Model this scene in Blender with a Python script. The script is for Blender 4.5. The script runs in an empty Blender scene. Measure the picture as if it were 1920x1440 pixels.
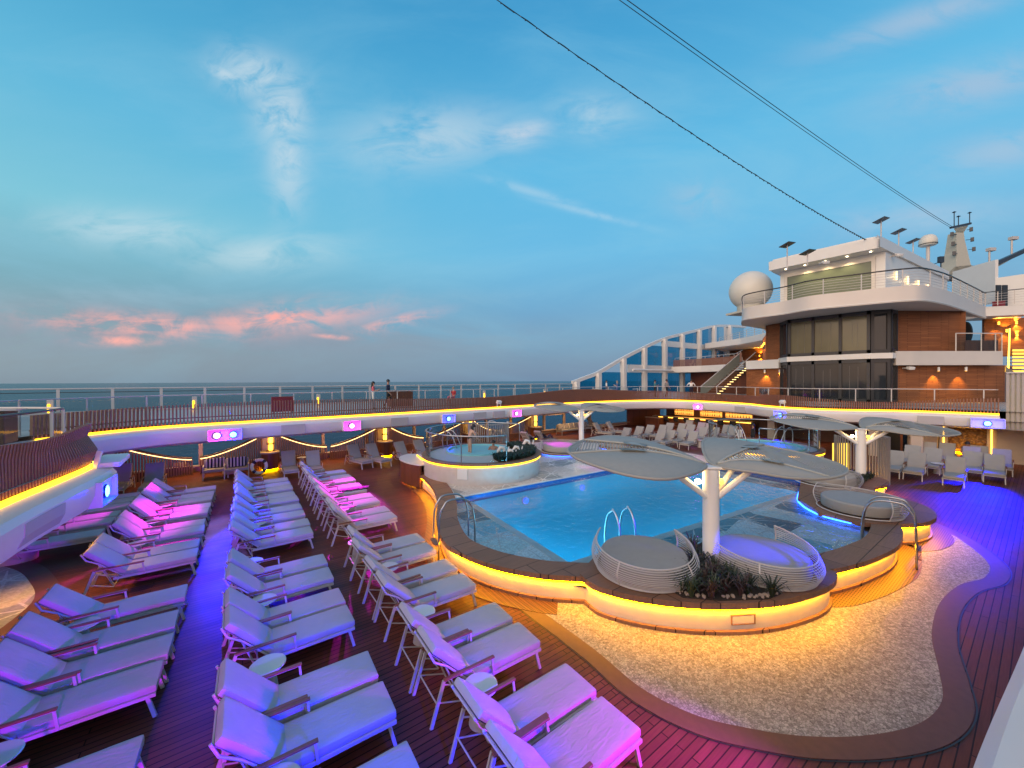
import bpy, bmesh, math, random
from mathutils import Vector, Matrix
from mathutils.noise import noise as pnoise
random.seed(7)
SC = bpy.context.scene
COL = SC.collection
# ---------------------------------------------------------------- camera frame
F = 715.0; EYE = 4.65
def _basis():
    slope = -0.0037; y0 = 718.0
    r = math.atan(-slope); pitch = math.atan((720-(y0+slope*960))/F)
    cp, sp = math.cos(pitch), math.sin(pitch)
    fwd = Vector((0, cp, -sp)); up = Vector((0, sp, cp)); right = Vector((1, 0, 0))
    c, s = math.cos(r), math.sin(r)
    R = c*right - s*up; U = s*right + c*up
    a = math.atan((960-450)/F)
    M = Matrix.Rotation(-a, 3, 'Z')
    return M@R, M@fwd, M@U
CR, CF, CU = _basis()
CAM = Vector((0, 0, EYE))
def ray(px, py): return CF + CR*((px-960)/F) + CU*((720-py)/F)
def G(px, py, z=0.0):
    d = ray(px, py); return CAM + d*((z-EYE)/d.z)
def onX(px, py, X):
    d = ray(px, py); return CAM + d*(X/d.x)
def onY(px, py, Y):
    d = ray(px, py); return CAM + d*(Y/d.y)
def P(px, py, depth): return CAM + ray(px, py)*depth
cam = bpy.data.objects.new('camera', bpy.data.cameras.new('camera')); COL.objects.link(cam)
cam.data.sensor_width = 36; cam.data.lens = F/1920*36; cam.data.clip_start = .05; cam.data.clip_end = 90000
M3 = Matrix((CR, CU, -CF)).transposed()
cam.matrix_world = Matrix.Translation(CAM) @ M3.to_4x4()
SC.camera = cam
# ---------------------------------------------------------------- materials
MATS = {}
def srgb(r, g, b):
    f = lambda c: (c/255/12.92 if c/255 <= .04045 else ((c/255+.055)/1.055)**2.4)
    return (f(r), f(g), f(b))
class NT:
    def __init__(s, nt): s.nt = nt
    def n(s, t, **kw):
        nd = s.nt.nodes.new(t)
        for k, v in kw.items():
            if k.startswith('i_'):
                key = k[2:]
                key = int(key) if key.isdigit() else key.replace('_', ' ')
                s.set(nd.inputs[key], v)
            else: setattr(nd, k, v)
        return nd
    def set(s, inp, v):
        if hasattr(v, 'is_output') or isinstance(v, bpy.types.NodeSocket): s.nt.links.new(v, inp)
        else:
            if isinstance(v, (tuple, list)) and len(v) == 3 and inp.type == 'RGBA': v = (*v, 1)
            inp.default_value = v
    def m(s, op, a, b=0.0, c=None, clamp=False):
        nd = s.nt.nodes.new('ShaderNodeMath'); nd.operation = op; nd.use_clamp = clamp
        s.set(nd.inputs[0], a); s.set(nd.inputs[1], b)
        if c is not None: s.set(nd.inputs[2], c)
        return nd.outputs[0]
    def mix(s, fac, a, b, blend='MIX'):
        nd = s.nt.nodes.new('ShaderNodeMix'); nd.data_type = 'RGBA'; nd.blend_type = blend
        s.set(nd.inputs[0], fac); s.set(nd.inputs[6], a); s.set(nd.inputs[7], b)
        return nd.outputs[2]
    def ramp(s, fac, stops, interp='LINEAR'):
        nd = s.nt.nodes.new('ShaderNodeValToRGB'); cr = nd.color_ramp; cr.interpolation = interp
        while len(cr.elements) < len(stops): cr.elements.new(.5)
        for e, (p, c) in zip(cr.elements, stops):
            e.position = p; e.color = (*c, 1) if len(c) == 3 else c
        s.set(nd.inputs[0], fac); return nd.outputs[0]
    def link(s, a, b): s.nt.links.new(a, b)
def newmat(name):
    m = bpy.data.materials.new(name); m.use_nodes = True
    nt = NT(m.node_tree); b = m.node_tree.nodes['Principled BSDF']
    MATS[name] = m
    return m, nt, b
def coords(nt, space='Object', scale=(1, 1, 1)):
    tc = nt.n('ShaderNodeTexCoord'); mp = nt.n('ShaderNodeMapping')
    nt.link(tc.outputs[space], mp.inputs[0]); mp.inputs['Scale'].default_value = scale
    return mp.outputs[0]
def pos(nt, scale=(1, 1, 1)):
    g = nt.n('ShaderNodeNewGeometry'); mp = nt.n('ShaderNodeMapping')
    nt.link(g.outputs['Position'], mp.inputs[0]); mp.inputs['Scale'].default_value = scale
    return mp.outputs[0]
def simple(name, col, rough=.5, metal=0, noise=.12, nscale=6, bump=0, bscale=60, spec=.5, world=True):
    m, nt, b = newmat(name)
    v = pos(nt) if world else coords(nt)
    nz = nt.n('ShaderNodeTexNoise', i_Vector=v, i_Scale=nscale, i_Detail=4.0)
    f = nt.m('MULTIPLY_ADD', nz.outputs[0], 2*noise, 1-noise)
    c = nt.mix(1.0, (*col, 1), nt.n('ShaderNodeCombineColor', i_0=f, i_1=f, i_2=f).outputs[0], 'MULTIPLY')
    nt.link(c, b.inputs['Base Color'])
    b.inputs['Roughness'].default_value = rough; b.inputs['Metallic'].default_value = metal
    b.inputs['Specular IOR Level'].default_value = spec
    if bump:
        nb = nt.n('ShaderNodeTexNoise', i_Vector=v, i_Scale=bscale, i_Detail=3.0)
        bp = nt.n('ShaderNodeBump', i_Strength=bump, i_Distance=.01, i_Height=nb.outputs[0])
        nt.link(bp.outputs[0], b.inputs['Normal'])
    return m
def emit(name, col, strength):
    m, nt, b = newmat(name)
    b.inputs['Base Color'].default_value = (*[min(1, c)*.5 for c in col], 1)
    b.inputs['Emission Color'].default_value = (*col, 1); b.inputs['Emission Strength'].default_value = strength
    return m
def glass(name, tint, fres=.12, rough=.02, opac=0.0, body=(.05, .1, .12)):
    m = bpy.data.materials.new(name); m.use_nodes = True; MATS[name] = m
    nt = NT(m.node_tree); m.node_tree.nodes.clear()
    out = nt.n('ShaderNodeOutputMaterial')
    tr = nt.n('ShaderNodeBsdfTransparent', i_Color=(*tint, 1)); gl = nt.n('ShaderNodeBsdfGlossy', i_Color=(1, 1, 1, 1), i_Roughness=rough)
    lw = nt.n('ShaderNodeLayerWeight', i_Blend=fres)
    f = nt.m('MULTIPLY', lw.outputs['Fresnel'], .9, clamp=True)
    mx = nt.n('ShaderNodeMixShader', i_0=f); nt.link(tr.outputs[0], mx.inputs[1]); nt.link(gl.outputs[0], mx.inputs[2])
    last = mx.outputs[0]
    if opac:
        df = nt.n('ShaderNodeBsdfDiffuse', i_Color=(*body, 1))
        m2 = nt.n('ShaderNodeMixShader', i_0=opac); nt.link(last, m2.inputs[1]); nt.link(df.outputs[0], m2.inputs[2]); last = m2.outputs[0]
    nt.link(last, out.inputs[0])
    return m
def planks(name, c1, c2, seam, row=.1, length=2.2, mortar=.007, rough=.42, rot=0, axis='XY', bump=.25):
    m, nt, b = newmat(name)
    g = nt.n('ShaderNodeNewGeometry')
    v = g.outputs['Position']
    if axis == 'XZ':
        sp = nt.n('ShaderNodeSeparateXYZ', i_0=v); v = nt.n('ShaderNodeCombineXYZ', i_0=nt.m('ADD', sp.outputs[0], sp.outputs[1]), i_1=sp.outputs[2]).outputs[0]
    if axis == 'VERT':
        sp = nt.n('ShaderNodeSeparateXYZ', i_0=v); v = nt.n('ShaderNodeCombineXYZ', i_0=sp.outputs[2], i_1=nt.m('ADD', sp.outputs[0], sp.outputs[1])).outputs[0]
    mp = nt.n('ShaderNodeMapping'); nt.link(v, mp.inputs[0]); mp.inputs['Rotation'].default_value = (0, 0, rot)
    br = nt.n('ShaderNodeTexBrick', offset=.37, offset_frequency=2, i_Vector=mp.outputs[0], i_Color1=(*c1, 1), i_Color2=(*c2, 1), i_Mortar=(*seam, 1), i_Scale=1.0)
    br.inputs['Mortar Size'].default_value = mortar; br.inputs['Brick Width'].default_value = length; br.inputs['Row Height'].default_value = row
    br.inputs['Mortar Smooth'].default_value = .1; br.inputs['Bias'].default_value = 0
    m2 = nt.n('ShaderNodeMapping'); nt.link(mp.outputs[0], m2.inputs[0]); m2.inputs['Scale'].default_value = (3, 40, 3)
    gr = nt.n('ShaderNodeTexNoise', i_Vector=m2.outputs[0], i_Scale=1.0, i_Detail=5.0)
    st = nt.n('ShaderNodeTexNoise', i_Vector=mp.outputs[0], i_Scale=.8, i_Detail=5.0, i_Roughness=.65)
    f = nt.m('MULTIPLY', nt.m('MULTIPLY_ADD', gr.outputs[0], .6, .7), nt.m('MULTIPLY_ADD', st.outputs[0], .7, .65))
    c = nt.mix(1.0, br.outputs[0], nt.n('ShaderNodeCombineColor', i_0=f, i_1=f, i_2=f).outputs[0], 'MULTIPLY')
    nt.link(c, b.inputs['Base Color'])
    rr = nt.m('MULTIPLY_ADD', st.outputs[0], .35, rough-.17)
    nt.link(rr, b.inputs['Roughness'])
    bp = nt.n('ShaderNodeBump', i_Strength=bump, i_Distance=.006, i_Height=nt.m('SUBTRACT', nt.m('MULTIPLY', gr.outputs[0], .3), br.outputs['Fac']))
    nt.link(bp.outputs[0], b.inputs['Normal'])
    if name in ('deck_planks', 'cap_teak', 'brick_wall'): b.inputs['Specular IOR Level'].default_value = .18
    return m
planks('deck_planks', (.175, .053, .037), (.115, .034, .025), (.020, .008, .007), row=.105, length=4.5, mortar=.008, rough=.5)
planks('upper_deck_planks', (.48, .46, .45), (.43, .41, .40), (.15, .14, .14), row=.12)
simple('deck_border', (.12, .046, .032), .5, noise=.25, nscale=9)
planks('cap_teak', (.27, .145, .095), (.20, .11, .072), (.02, .012, .01), row=.6, length=1.4, mortar=.008, rough=.5)
planks('brick_wall', (.29, .115, .048), (.215, .080, .034), (.12, .05, .024), row=.09, length=.5, mortar=.008, axis='XZ', rough=.6)
planks('wood_panel', (.17, .055, .022), (.13, .042, .018), (.05, .02, .01), row=.22, length=3, mortar=.006, axis='VERT', rough=.4)
simple('dark_wood_wall', (.075, .03, .018), .5, noise=.3, nscale=3)
simple('white_paint', (.66, .66, .65), .4, noise=.05, nscale=1.5)
simple('fascia_paint', (.66, .65, .66), .38, noise=.06, nscale=1.2)
simple('ledge_stone', (.50, .47, .45), .55, noise=.12, nscale=5, bump=.15, bscale=30)
simple('frame_white', (.50, .48, .47), .4, noise=.05)
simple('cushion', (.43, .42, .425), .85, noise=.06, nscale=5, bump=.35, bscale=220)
for _n in ('cushion',):
    _m = MATS[_n]; _t = NT(_m.node_tree); _b = _m.node_tree.nodes['Principled BSDF']; _v = pos(_t)
    _w = _t.n('ShaderNodeTexNoise', i_Vector=pos(_t, (3, 9, 3)), i_Scale=1.6, i_Detail=4.0, i_Distortion=1.2)
    _f = _t.n('ShaderNodeTexNoise', i_Vector=_v, i_Scale=240.0, i_Detail=2.0)
    _p = _t.n('ShaderNodeBump', i_Strength=.55, i_Distance=.02, i_Height=_t.m('ADD', _w.outputs[0], _t.m('MULTIPLY', _f.outputs[0], .12))); _t.link(_p.outputs[0], _b.inputs['Normal'])
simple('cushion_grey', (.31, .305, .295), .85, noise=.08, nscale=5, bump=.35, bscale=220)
simple('sling', (.30, .28, .27), .8, noise=.1, nscale=40)
simple('teak_arm', (.22, .085, .045), .5, noise=.3, nscale=18)
simple('table_top', (.62, .62, .62), .3, noise=.05)
simple('table_base', (.45, .43, .42), .5)
simple('steel', (.42, .43, .45), .3, metal=1, noise=.04)
simple('dark_rail', (.03, .028, .03), .35)
simple('slat_brown', (.20, .088, .058), .5, noise=.25, nscale=12)
simple('slat_grey', (.33, .31, .30), .5, noise=.1)
simple('speaker_mesh', (.40, .39, .39), .7, noise=.15, nscale=160)
simple('black_plastic', (.015, .015, .018), .4)
simple('bulwark_paint', (.58, .545, .51), .45, noise=.07, nscale=1)
simple('canopy_grey', (.27, .275, .26), .6, noise=.08, nscale=8, bump=.15, bscale=90)
simple('canopy_light', (.30, .32, .31), .5)
simple('column_beige', (.50, .42, .36), .5, noise=.06)
simple('ceiling', (.55, .50, .46), .6)
simple('leaf_dark', (.020, .034, .020), .45, noise=.5, nscale=7)
simple('leaf_mid', (.045, .065, .032), .45, noise=.5, nscale=7)
simple('leaf_purple', (.05, .028, .030), .45, noise=.4, nscale=7)
simple('soil', (.03, .022, .018), .9, noise=.4, nscale=30, bump=.6, bscale=50)
simple('stone_chip', (.35, .28, .24), .8, noise=.3, nscale=30)
simple('screen_glass', (.075, .10, .065), .22, noise=.15, nscale=1)
simple('window_frame', (.018, .019, .024), .35)
simple('dome_white', (.60, .60, .55), .45, noise=.05, nscale=1)
simple('mast_paint', (.46, .46, .40), .5, noise=.1)
simple('antenna_dark', (.03, .04, .06), .4)
simple('cable', (.02, .025, .03), .6)
simple('red_panel', (.22, .02, .03), .5)
simple('navy', (.012, .014, .04), .7)
simple('skin', (.34, .18, .12), .55); simple('skin_light', (.48, .29, .21), .55)
simple('hair_black', (.012, .010, .010), .5); simple('hair_grey', (.2, .18, .16), .6)
simple('cloth_pink', (.55, .12, .16), .8); simple('cloth_white', (.68, .67, .66), .8)
simple('cloth_navy', (.018, .025, .06), .8); simple('cloth_dark', (.02, .02, .024), .8)
simple('cloth_blue', (.10, .16, .34), .8); simple('cloth_grey', (.2, .19, .19), .8)
simple('cloth_red', (.38, .03, .04), .8); simple('cloth_teal', (.05, .16, .2), .8); simple('denim', (.05, .07, .14), .8)
simple('window_beam', (.50, .38, .29), .5, noise=.06)
simple('buoy_white', (.7, .7, .68), .5)
simple('bottle_amber', (.45, .16, .03), .15)
# striped fabric
m, nt, b = newmat('stripes')
v = coords(nt); sp = nt.n('ShaderNodeSeparateXYZ', i_0=v)
nt.link(nt.ramp(nt.m('FRACT', nt.m('MULTIPLY', sp.outputs[1], 7.5)), [(0, (.62, .58, .54)), (.5, (.015, .015, .03))], 'CONSTANT'), b.inputs['Base Color']); b.inputs['Roughness'].default_value = .85
# light emitters
emit('led_amber', (1.0, .40, .0), 80)
emit('led_amber_soft', (1.0, .52, .06), 5)
emit('led_yellow_rim', (1.0, .44, .010), 5.0)
emit('floor_glow', (1.0, .42, .0), 30)
emit('led_warm', (1.0, .62, .22), 4)
emit('led_blue', (.02, .12, 1.0), 10)
emit('pool_fill_glow', (.12, .72, 1.0), 46)  # added glow that brightens the basin, not a fitting of the pool
emit('pool_lens', (.02, .10, 1.0), 1.6)
emit('lamp_blue', (.08, .30, 1.0), 9)
emit('lamp_magenta', (1.0, .28, .95), 9)
emit('lantern', (1.0, .48, .04), 5)
emit('bulb', (1.0, .82, .5), 10)
emit('bar_glow', (1.0, .40, .06), 1.6)
emit('step_yellow', (1.0, .62, .08), 1.5)
glass('rail_glass', (.80, .86, .88), .12)
glass('tub_glass', (.82, .88, .90), .10)
glass('screen_blue', (.05, .38, .60), .10, opac=.30, body=(.015, .17, .30))
glass('port_window', (.55, .68, .80), .10)
# dark reflecting window panes with curtains inside
m, nt, b = newmat('dark_pane'); b.inputs['Base Color'].default_value = (.02, .024, .03, 1); b.inputs['Roughness'].default_value = .06
m, nt, b = newmat('tinted_pane')
nz = nt.n('ShaderNodeTexNoise', i_Vector=pos(nt, (.1, .6, .35)), i_Scale=1.0)
nt.link(nt.ramp(nz.outputs[0], [(.3, (.06, .058, .03)), (.7, (.13, .12, .065))]), b.inputs['Base Color']); b.inputs['Roughness'].default_value = .12
# pebbles
m, nt, b = newmat('pebbles')
v = pos(nt)
wv = nt.n('ShaderNodeTexNoise', i_Vector=v, i_Scale=4.0)
vo = nt.n('ShaderNodeTexVoronoi', i_Vector=v, i_Scale=27.0); vo.feature = 'F1'; vo.inputs['Randomness'].default_value = .9
ve = nt.n('ShaderNodeTexVoronoi', i_Vector=v, i_Scale=27.0); ve.feature = 'DISTANCE_TO_EDGE'; ve.inputs['Randomness'].default_value = .9
sh = nt.n('ShaderNodeSeparateColor', i_0=vo.outputs['Color'])
cc = nt.ramp(sh.outputs[0], [(0, (.20, .185, .165)), (.35, (.31, .29, .265)), (.7, (.385, .365, .335)), (1, (.48, .455, .42))])
ed = nt.ramp(ve.outputs['Distance'], [(0, (.30, .28, .26)), (.09, (1, 1, 1))])
big = nt.n('ShaderNodeTexNoise', i_Vector=v, i_Scale=.6, i_Detail=4.0)
bf = nt.m('MULTIPLY_ADD', big.outputs[0], .5, .75)
c = nt.mix(1.0, nt.mix(1.0, cc, ed, 'MULTIPLY'), nt.n('ShaderNodeCombineColor', i_0=bf, i_1=bf, i_2=bf).outputs[0], 'MULTIPLY')
nt.link(c, b.inputs['Base Color']); b.inputs['Roughness'].default_value = .6
bp = nt.n('ShaderNodeBump', i_Strength=.6, i_Distance=.01, i_Height=nt.m('MINIMUM', ve.outputs['Distance'], .3)); nt.link(bp.outputs[0], b.inputs['Normal'])
# mosaic floor with starburst spokes
def mosaic(name, cols, scale=.75, line=(.62, .66, .66)):
    m, nt, b = newmat(name)
    v = pos(nt, (1, 1, 0))
    vo = nt.n('ShaderNodeTexVoronoi', i_Vector=v, i_Scale=scale); vo.voronoi_dimensions = '2D'; vo.inputs['Randomness'].default_value = .75
    v2 = nt.n('ShaderNodeTexVoronoi', i_Vector=v, i_Scale=scale*1.15); v2.voronoi_dimensions = '2D'; v2.feature = 'F1'; v2.inputs['Randomness'].default_value = .35
    sc = nt.n('ShaderNodeSeparateColor', i_0=v2.outputs['Color'])
    base = nt.ramp(sc.outputs[0], cols, 'CONSTANT')
    d = nt.n('ShaderNodeVectorMath', operation='SUBTRACT'); nt.link(v, d.inputs[0]); nt.link(vo.outputs['Position'], d.inputs[1])
    s = nt.n('ShaderNodeSeparateXYZ', i_0=d.outputs[0])
    ang = nt.m('ARCTAN2', s.outputs[1], s.outputs[0])
    r = nt.m('SQRT', nt.m('ADD', nt.m('MULTIPLY', s.outputs[0], s.outputs[0]), nt.m('MULTIPLY', s.outputs[1], s.outputs[1])))
    sc2 = nt.n('ShaderNodeSeparateColor', i_0=vo.outputs['Color'])
    a2 = nt.m('ADD', nt.m('MULTIPLY', ang, 4.0), nt.m('MULTIPLY', sc2.outputs[1], 6.28))
    lat = nt.m('MULTIPLY', nt.m('ABSOLUTE', nt.m('SINE', a2)), nt.m('MULTIPLY', r, .25))
    ln = nt.m('LESS_THAN', lat, nt.m('MULTIPLY', .026, nt.m('SUBTRACT', 1.25, r)))
    c = nt.mix(ln, base, (*line, 1))
    tl = nt.n('ShaderNodeTexVoronoi', i_Vector=v, i_Scale=26.0); tl.voronoi_dimensions = '2D'; tl.inputs['Randomness'].default_value = .2
    tsc = nt.n('ShaderNodeSeparateColor', i_0=tl.outputs['Color'])
    tf = nt.m('MULTIPLY_ADD', tsc.outputs[0], .4, .8)
    c = nt.mix(1.0, c, nt.n('ShaderNodeCombineColor', i_0=tf, i_1=tf, i_2=tf).outputs[0], 'MULTIPLY')
    nt.link(c, b.inputs['Base Color']); b.inputs['Roughness'].default_value = .35
mosaic('mosaic_wet', [(0, (.62, .80, .82)), (.30, (.06, .26, .36)), (.46, (.30, .60, .68)), (.62, (.82, .88, .90)), (.86, (.04, .17, .25))])
mosaic('mosaic_dry', [(0, (.55, .54, .52)), (.35, (.20, .25, .26)), (.5, (.48, .48, .46)), (.75, (.30, .34, .34)), (.9, (.58, .57, .55))])
m, nt, b = newmat('basin_tile')
v = pos(nt); br = nt.n('ShaderNodeTexBrick', offset=0.0, i_Vector=v, i_Color1=(.012, .40, .62, 1), i_Color2=(.011, .385, .60, 1), i_Mortar=(.015, .42, .63, 1), i_Scale=1.0)
br.inputs['Brick Width'].default_value = .1; br.inputs['Row Height'].default_value = .1; br.inputs['Mortar Size'].default_value = .006
nt.link(br.outputs[0], b.inputs['Base Color']); b.inputs['Roughness'].default_value = .5
simple('tub_tile', (.22, .55, .60), .4)
simple('pool_line', (.62, .66, .66), .5)
simple('blue_tile', (.02, .10, .40), .25, noise=.3, nscale=8)
# water
def water(name, tint, wscale, strength, dist=.05, body=None, opac=0.0):
    m = bpy.data.materials.new(name); m.use_nodes = True; MATS[name] = m
    nt = NT(m.node_tree); m.node_tree.nodes.clear(); out = nt.n('ShaderNodeOutputMaterial')
    v = pos(nt)
    n1 = nt.n('ShaderNodeTexNoise', i_Vector=v, i_Scale=wscale, i_Detail=3.0, i_Distortion=.6)
    n2 = nt.n('ShaderNodeTexNoise', i_Vector=v, i_Scale=wscale*.25, i_Detail=2.0)
    bp = nt.n('ShaderNodeBump', i_Strength=strength, i_Distance=dist, i_Height=nt.m('ADD', n1.outputs[0], nt.m('MULTIPLY', n2.outputs[0], 1.5)))
    tr = nt.n('ShaderNodeBsdfTransparent', i_Color=(*tint, 1)); gl = nt.n('ShaderNodeBsdfGlossy', i_Roughness=.04, i_Normal=bp.outputs[0])
    fr = nt.n('ShaderNodeFresnel', i_IOR=1.33, i_Normal=bp.outputs[0])
    mx = nt.n('ShaderNodeMixShader', i_0=nt.m('MULTIPLY', fr.outputs[0], .8)); nt.link(tr.outputs[0], mx.inputs[1]); nt.link(gl.outputs[0], mx.inputs[2])
    nt.link(mx.outputs[0], out.inputs[0])
water('pool_water', (.86, .96, .98), 5.0, .65, .04)
water('tub_water', (.7, .93, .96), 9, .5, .03)
m, nt, b = newmat('sea')
v = pos(nt); b.inputs['Base Color'].default_value = (.006, .052, .072, 1); b.inputs['Roughness'].default_value = .25; b.inputs['IOR'].default_value = 1.33; b.inputs['Specular IOR Level'].default_value = .28
n1 = nt.n('ShaderNodeTexNoise', i_Vector=pos(nt, (.10, .22, .1)), i_Scale=1.0, i_Detail=6.0, i_Roughness=.6)
n2 = nt.n('ShaderNodeTexNoise', i_Vector=pos(nt, (.012, .02, .01)), i_Scale=1.0, i_Detail=3.0)
bp = nt.n('ShaderNodeBump', i_Strength=1.0, i_Distance=2.6, i_Height=nt.m('ADD', n1.outputs[0], n2.outputs[0])); nt.link(bp.outputs[0], b.inputs['Normal'])
cc = nt.ramp(n1.outputs[0], [(.35, (.003, .030, .052)), (.7, (.010, .070, .105))]); nt.link(cc, b.inputs['Base Color'])
# grate with slots
m, nt, b = newmat('grate')
v = pos(nt, (1, 1, 0)); br = nt.n('ShaderNodeTexBrick', i_Vector=v, i_Color1=(.012, .008, .006, 1), i_Color2=(.012, .008, .006, 1), i_Mortar=(.16, .07, .04, 1), i_Scale=1.0, offset=0.0)
br.inputs['Brick Width'].default_value = .11; br.inputs['Row Height'].default_value = .045; br.inputs['Mortar Size'].default_value = .012
nt.link(br.outputs[0], b.inputs['Base Color']); b.inputs['Roughness'].default_value = .5
# ---------------------------------------------------------------- mesh building
WM = {}
def link(o): COL.objects.link(o); return o
def tagp(o, label=None, cat=None, group=None, kind=None):
    if label: o['label'] = label
    if cat: o['category'] = cat
    if group: o['group'] = group
    if kind: o['kind'] = kind
    return o
def thing(name, label, cat, loc=(0, 0, 0), rz=0, group=None):
    o = bpy.data.objects.new(name, None); link(o); o.empty_display_size = .2
    o.location = loc; o.rotation_euler = (0, 0, rz)
    WM[o.name] = Matrix.Translation(Vector(loc)) @ Matrix.Rotation(rz, 4, 'Z')
    return tagp(o, label, cat, group)
def soft_box(size, M, bevel=.03, crown=.012, seed=0):
    t = bmesh.new(); bmesh.ops.create_cube(t, size=1); bmesh.ops.scale(t, vec=Vector(size), verts=t.verts)
    bmesh.ops.bevel(t, geom=t.edges[:], offset=bevel, segments=2, profile=.6, affect='EDGES')
    long_ = [e for e in t.edges if e.calc_length() > .2]
    bmesh.ops.subdivide_edges(t, edges=long_, cuts=9, use_grid_fill=True)
    for v in t.verts:
        x, y, z = v.co; fx = max(0, 1-(2*x/size[0])**2); fy = max(0, 1-(2*y/size[1])**2)
        if z > 0: v.co.z += crown*(fx*fy)**.5+.006*pnoise(Vector((x*3+seed, y*5, seed)))+.004*pnoise(Vector((x*11, y*4+seed, 2)))*fx
        v.co.y += .004*pnoise(Vector((x*6, seed, z*9))); v.co.x += .004*pnoise(Vector((y*6, seed+3, z*9)))
    m = MB(); m.merge(t, M); return m
class MB:
    def __init__(s): s.bm = bmesh.new()
    def face(s, vs):
        try: return s.bm.faces.new(vs)
        except ValueError: return None
    def v(s, p): return s.bm.verts.new(Vector(p))
    def box(s, c, size, rz=0, mat=None, bevel=0, seg=2):
        M = mat if mat else Matrix.Translation(Vector(c)) @ Matrix.Rotation(rz, 4, 'Z')
        hx, hy, hz = size[0]/2, size[1]/2, size[2]/2
        if bevel:
            t = bmesh.new(); bmesh.ops.create_cube(t, size=1)
            bmesh.ops.scale(t, vec=Vector(size), verts=t.verts)
            bmesh.ops.bevel(t, geom=t.edges[:], offset=bevel, segments=seg, profile=.6, affect='EDGES')
            s.merge(t, M); return s
        vs = [s.v(M @ Vector((x*hx, y*hy, z*hz))) for z in (-1, 1) for y in (-1, 1) for x in (-1, 1)]
        for f in ((0, 2, 3, 1), (4, 5, 7, 6), (0, 1, 5, 4), (2, 6, 7, 3), (0, 4, 6, 2), (1, 3, 7, 5)): s.face([vs[i] for i in f])
        return s
    def merge(s, t, M):
        mp = {}
        for v in t.verts: mp[v] = s.v(M @ v.co)
        for f in t.faces: s.face([mp[v] for v in f.verts])
        t.free()
    def beam(s, a, b, w, h=None, up=(0, 0, 1)):
        a = Vector(a); b = Vector(b); h = h or w; d = (b-a); L = d.length
        if L < 1e-6: return s
        d.normalize(); u = Vector(up)
        if abs(d.dot(u)) > .98: u = Vector((1, 0, 0))
        y = u.cross(d).normalized(); z = d.cross(y)
        M = Matrix((d, y, z)).transposed().to_4x4(); M.translation = (a+b)/2
        return s.box(None, (L, w, h), mat=M)
    def tube(s, path, r, n=8, closed=False, caps=True):
        path = [Vector(p) for p in path]; N = len(path); rings = []
        prev = None
        for i, p in enumerate(path):
            if closed: d = path[(i+1) % N]-path[i-1]
            else: d = path[min(i+1, N-1)]-path[max(i-1, 0)]
            d.normalize()
            if prev is None:
                u = Vector((0, 0, 1)) if abs(d.z) < .9 else Vector((1, 0, 0)); x = u.cross(d).normalized()
            else:
                x = prev - d*prev.dot(d)
                x = x.normalized() if x.length > 1e-5 else Vector((1, 0, 0))
            prev = x; y = d.cross(x); rr = r[i] if isinstance(r, (list, tuple)) else r
            rings.append([s.v(p + x*rr*math.cos(2*math.pi*k/n) + y*rr*math.sin(2*math.pi*k/n)) for k in range(n)])
        for i in range(N if closed else N-1):
            A, B = rings[i], rings[(i+1) % N]
            for k in range(n): s.face((A[k], A[(k+1) % n], B[(k+1) % n], B[k]))
        if caps and not closed: s.face(rings[0][::-1]); s.face(rings[-1])
        return s
    def prism(s, pts, z0, z1, bottom=True):
        a = [s.v((p[0], p[1], z0)) for p in pts]; b = [s.v((p[0], p[1], z1)) for p in pts]; n = len(pts)
        for i in range(n): s.face((a[i], a[(i+1) % n], b[(i+1) % n], b[i]))
        s.face(b)
        if bottom: s.face(a[::-1])
        return s
    def sheet(s, pts, z=None):
        s.face([s.v((p[0], p[1], z if z is not None else p[2])) for p in pts]); return s
    def lathe(s, prof, c=(0, 0, 0), n=24, M=None, caps=True):
        M = M or Matrix.Translation(Vector(c)); rings = []
        for r, z in prof: rings.append([s.v(M @ Vector((r*math.cos(2*math.pi*k/n), r*math.sin(2*math.pi*k/n), z))) for k in range(n)])
        for A, B in zip(rings, rings[1:]):
            for k in range(n): s.face((A[k], A[(k+1) % n], B[(k+1) % n], B[k]))
        if caps:
            if prof[0][0] > 1e-4: s.face(rings[0][::-1])
            if prof[-1][0] > 1e-4: s.face(rings[-1])
        return s
    def sweep(s, path, sec, closed=False, seccl=True, side=1):
        """section points (offset to the left of the 2d path, z) swept along it"""
        nr = normals(path, closed); rows = []
        for (x, y), (nx, ny) in zip([(p[0], p[1]) for p in path], nr):
            rows.append([s.v((x+nx*o*side, y+ny*o*side, z)) for o, z in sec])
        N = len(path); K = len(sec)
        for i in range(N if closed else N-1):
            A, B = rows[i], rows[(i+1) % N]
            for k in range(K if seccl else K-1): s.face((A[k], B[k], B[(k+1) % K], A[(k+1) % K]))
        if seccl and not closed: s.face(rows[0]); s.face(rows[-1][::-1])
        return s
    def obj(s, name, mat, parent=None, smooth=False, local=False, weld=False):
        if weld: bmesh.ops.remove_doubles(s.bm, verts=s.bm.verts, dist=1e-4)
        bmesh.ops.recalc_face_normals(s.bm, faces=s.bm.faces)
        me = bpy.data.meshes.new(name)
        W = WM.get(parent.name) if parent else None
        if W is not None and not local: s.bm.transform(W.inverted())
        s.bm.to_mesh(me); s.bm.free()
        if mat: me.materials.append(MATS[mat])
        if smooth:
            for p in me.polygons: p.use_smooth = True
            if smooth == 'angle':
                try: me.set_sharp_from_angle(angle=math.radians(35))
                except Exception: pass
        o = bpy.data.objects.new(name, me); link(o)
        if parent: o.parent = parent; WM[o.name] = W.copy() if W is not None else Matrix.Identity(4)
        else: WM[o.name] = Matrix.Identity(4)
        return o
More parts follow.
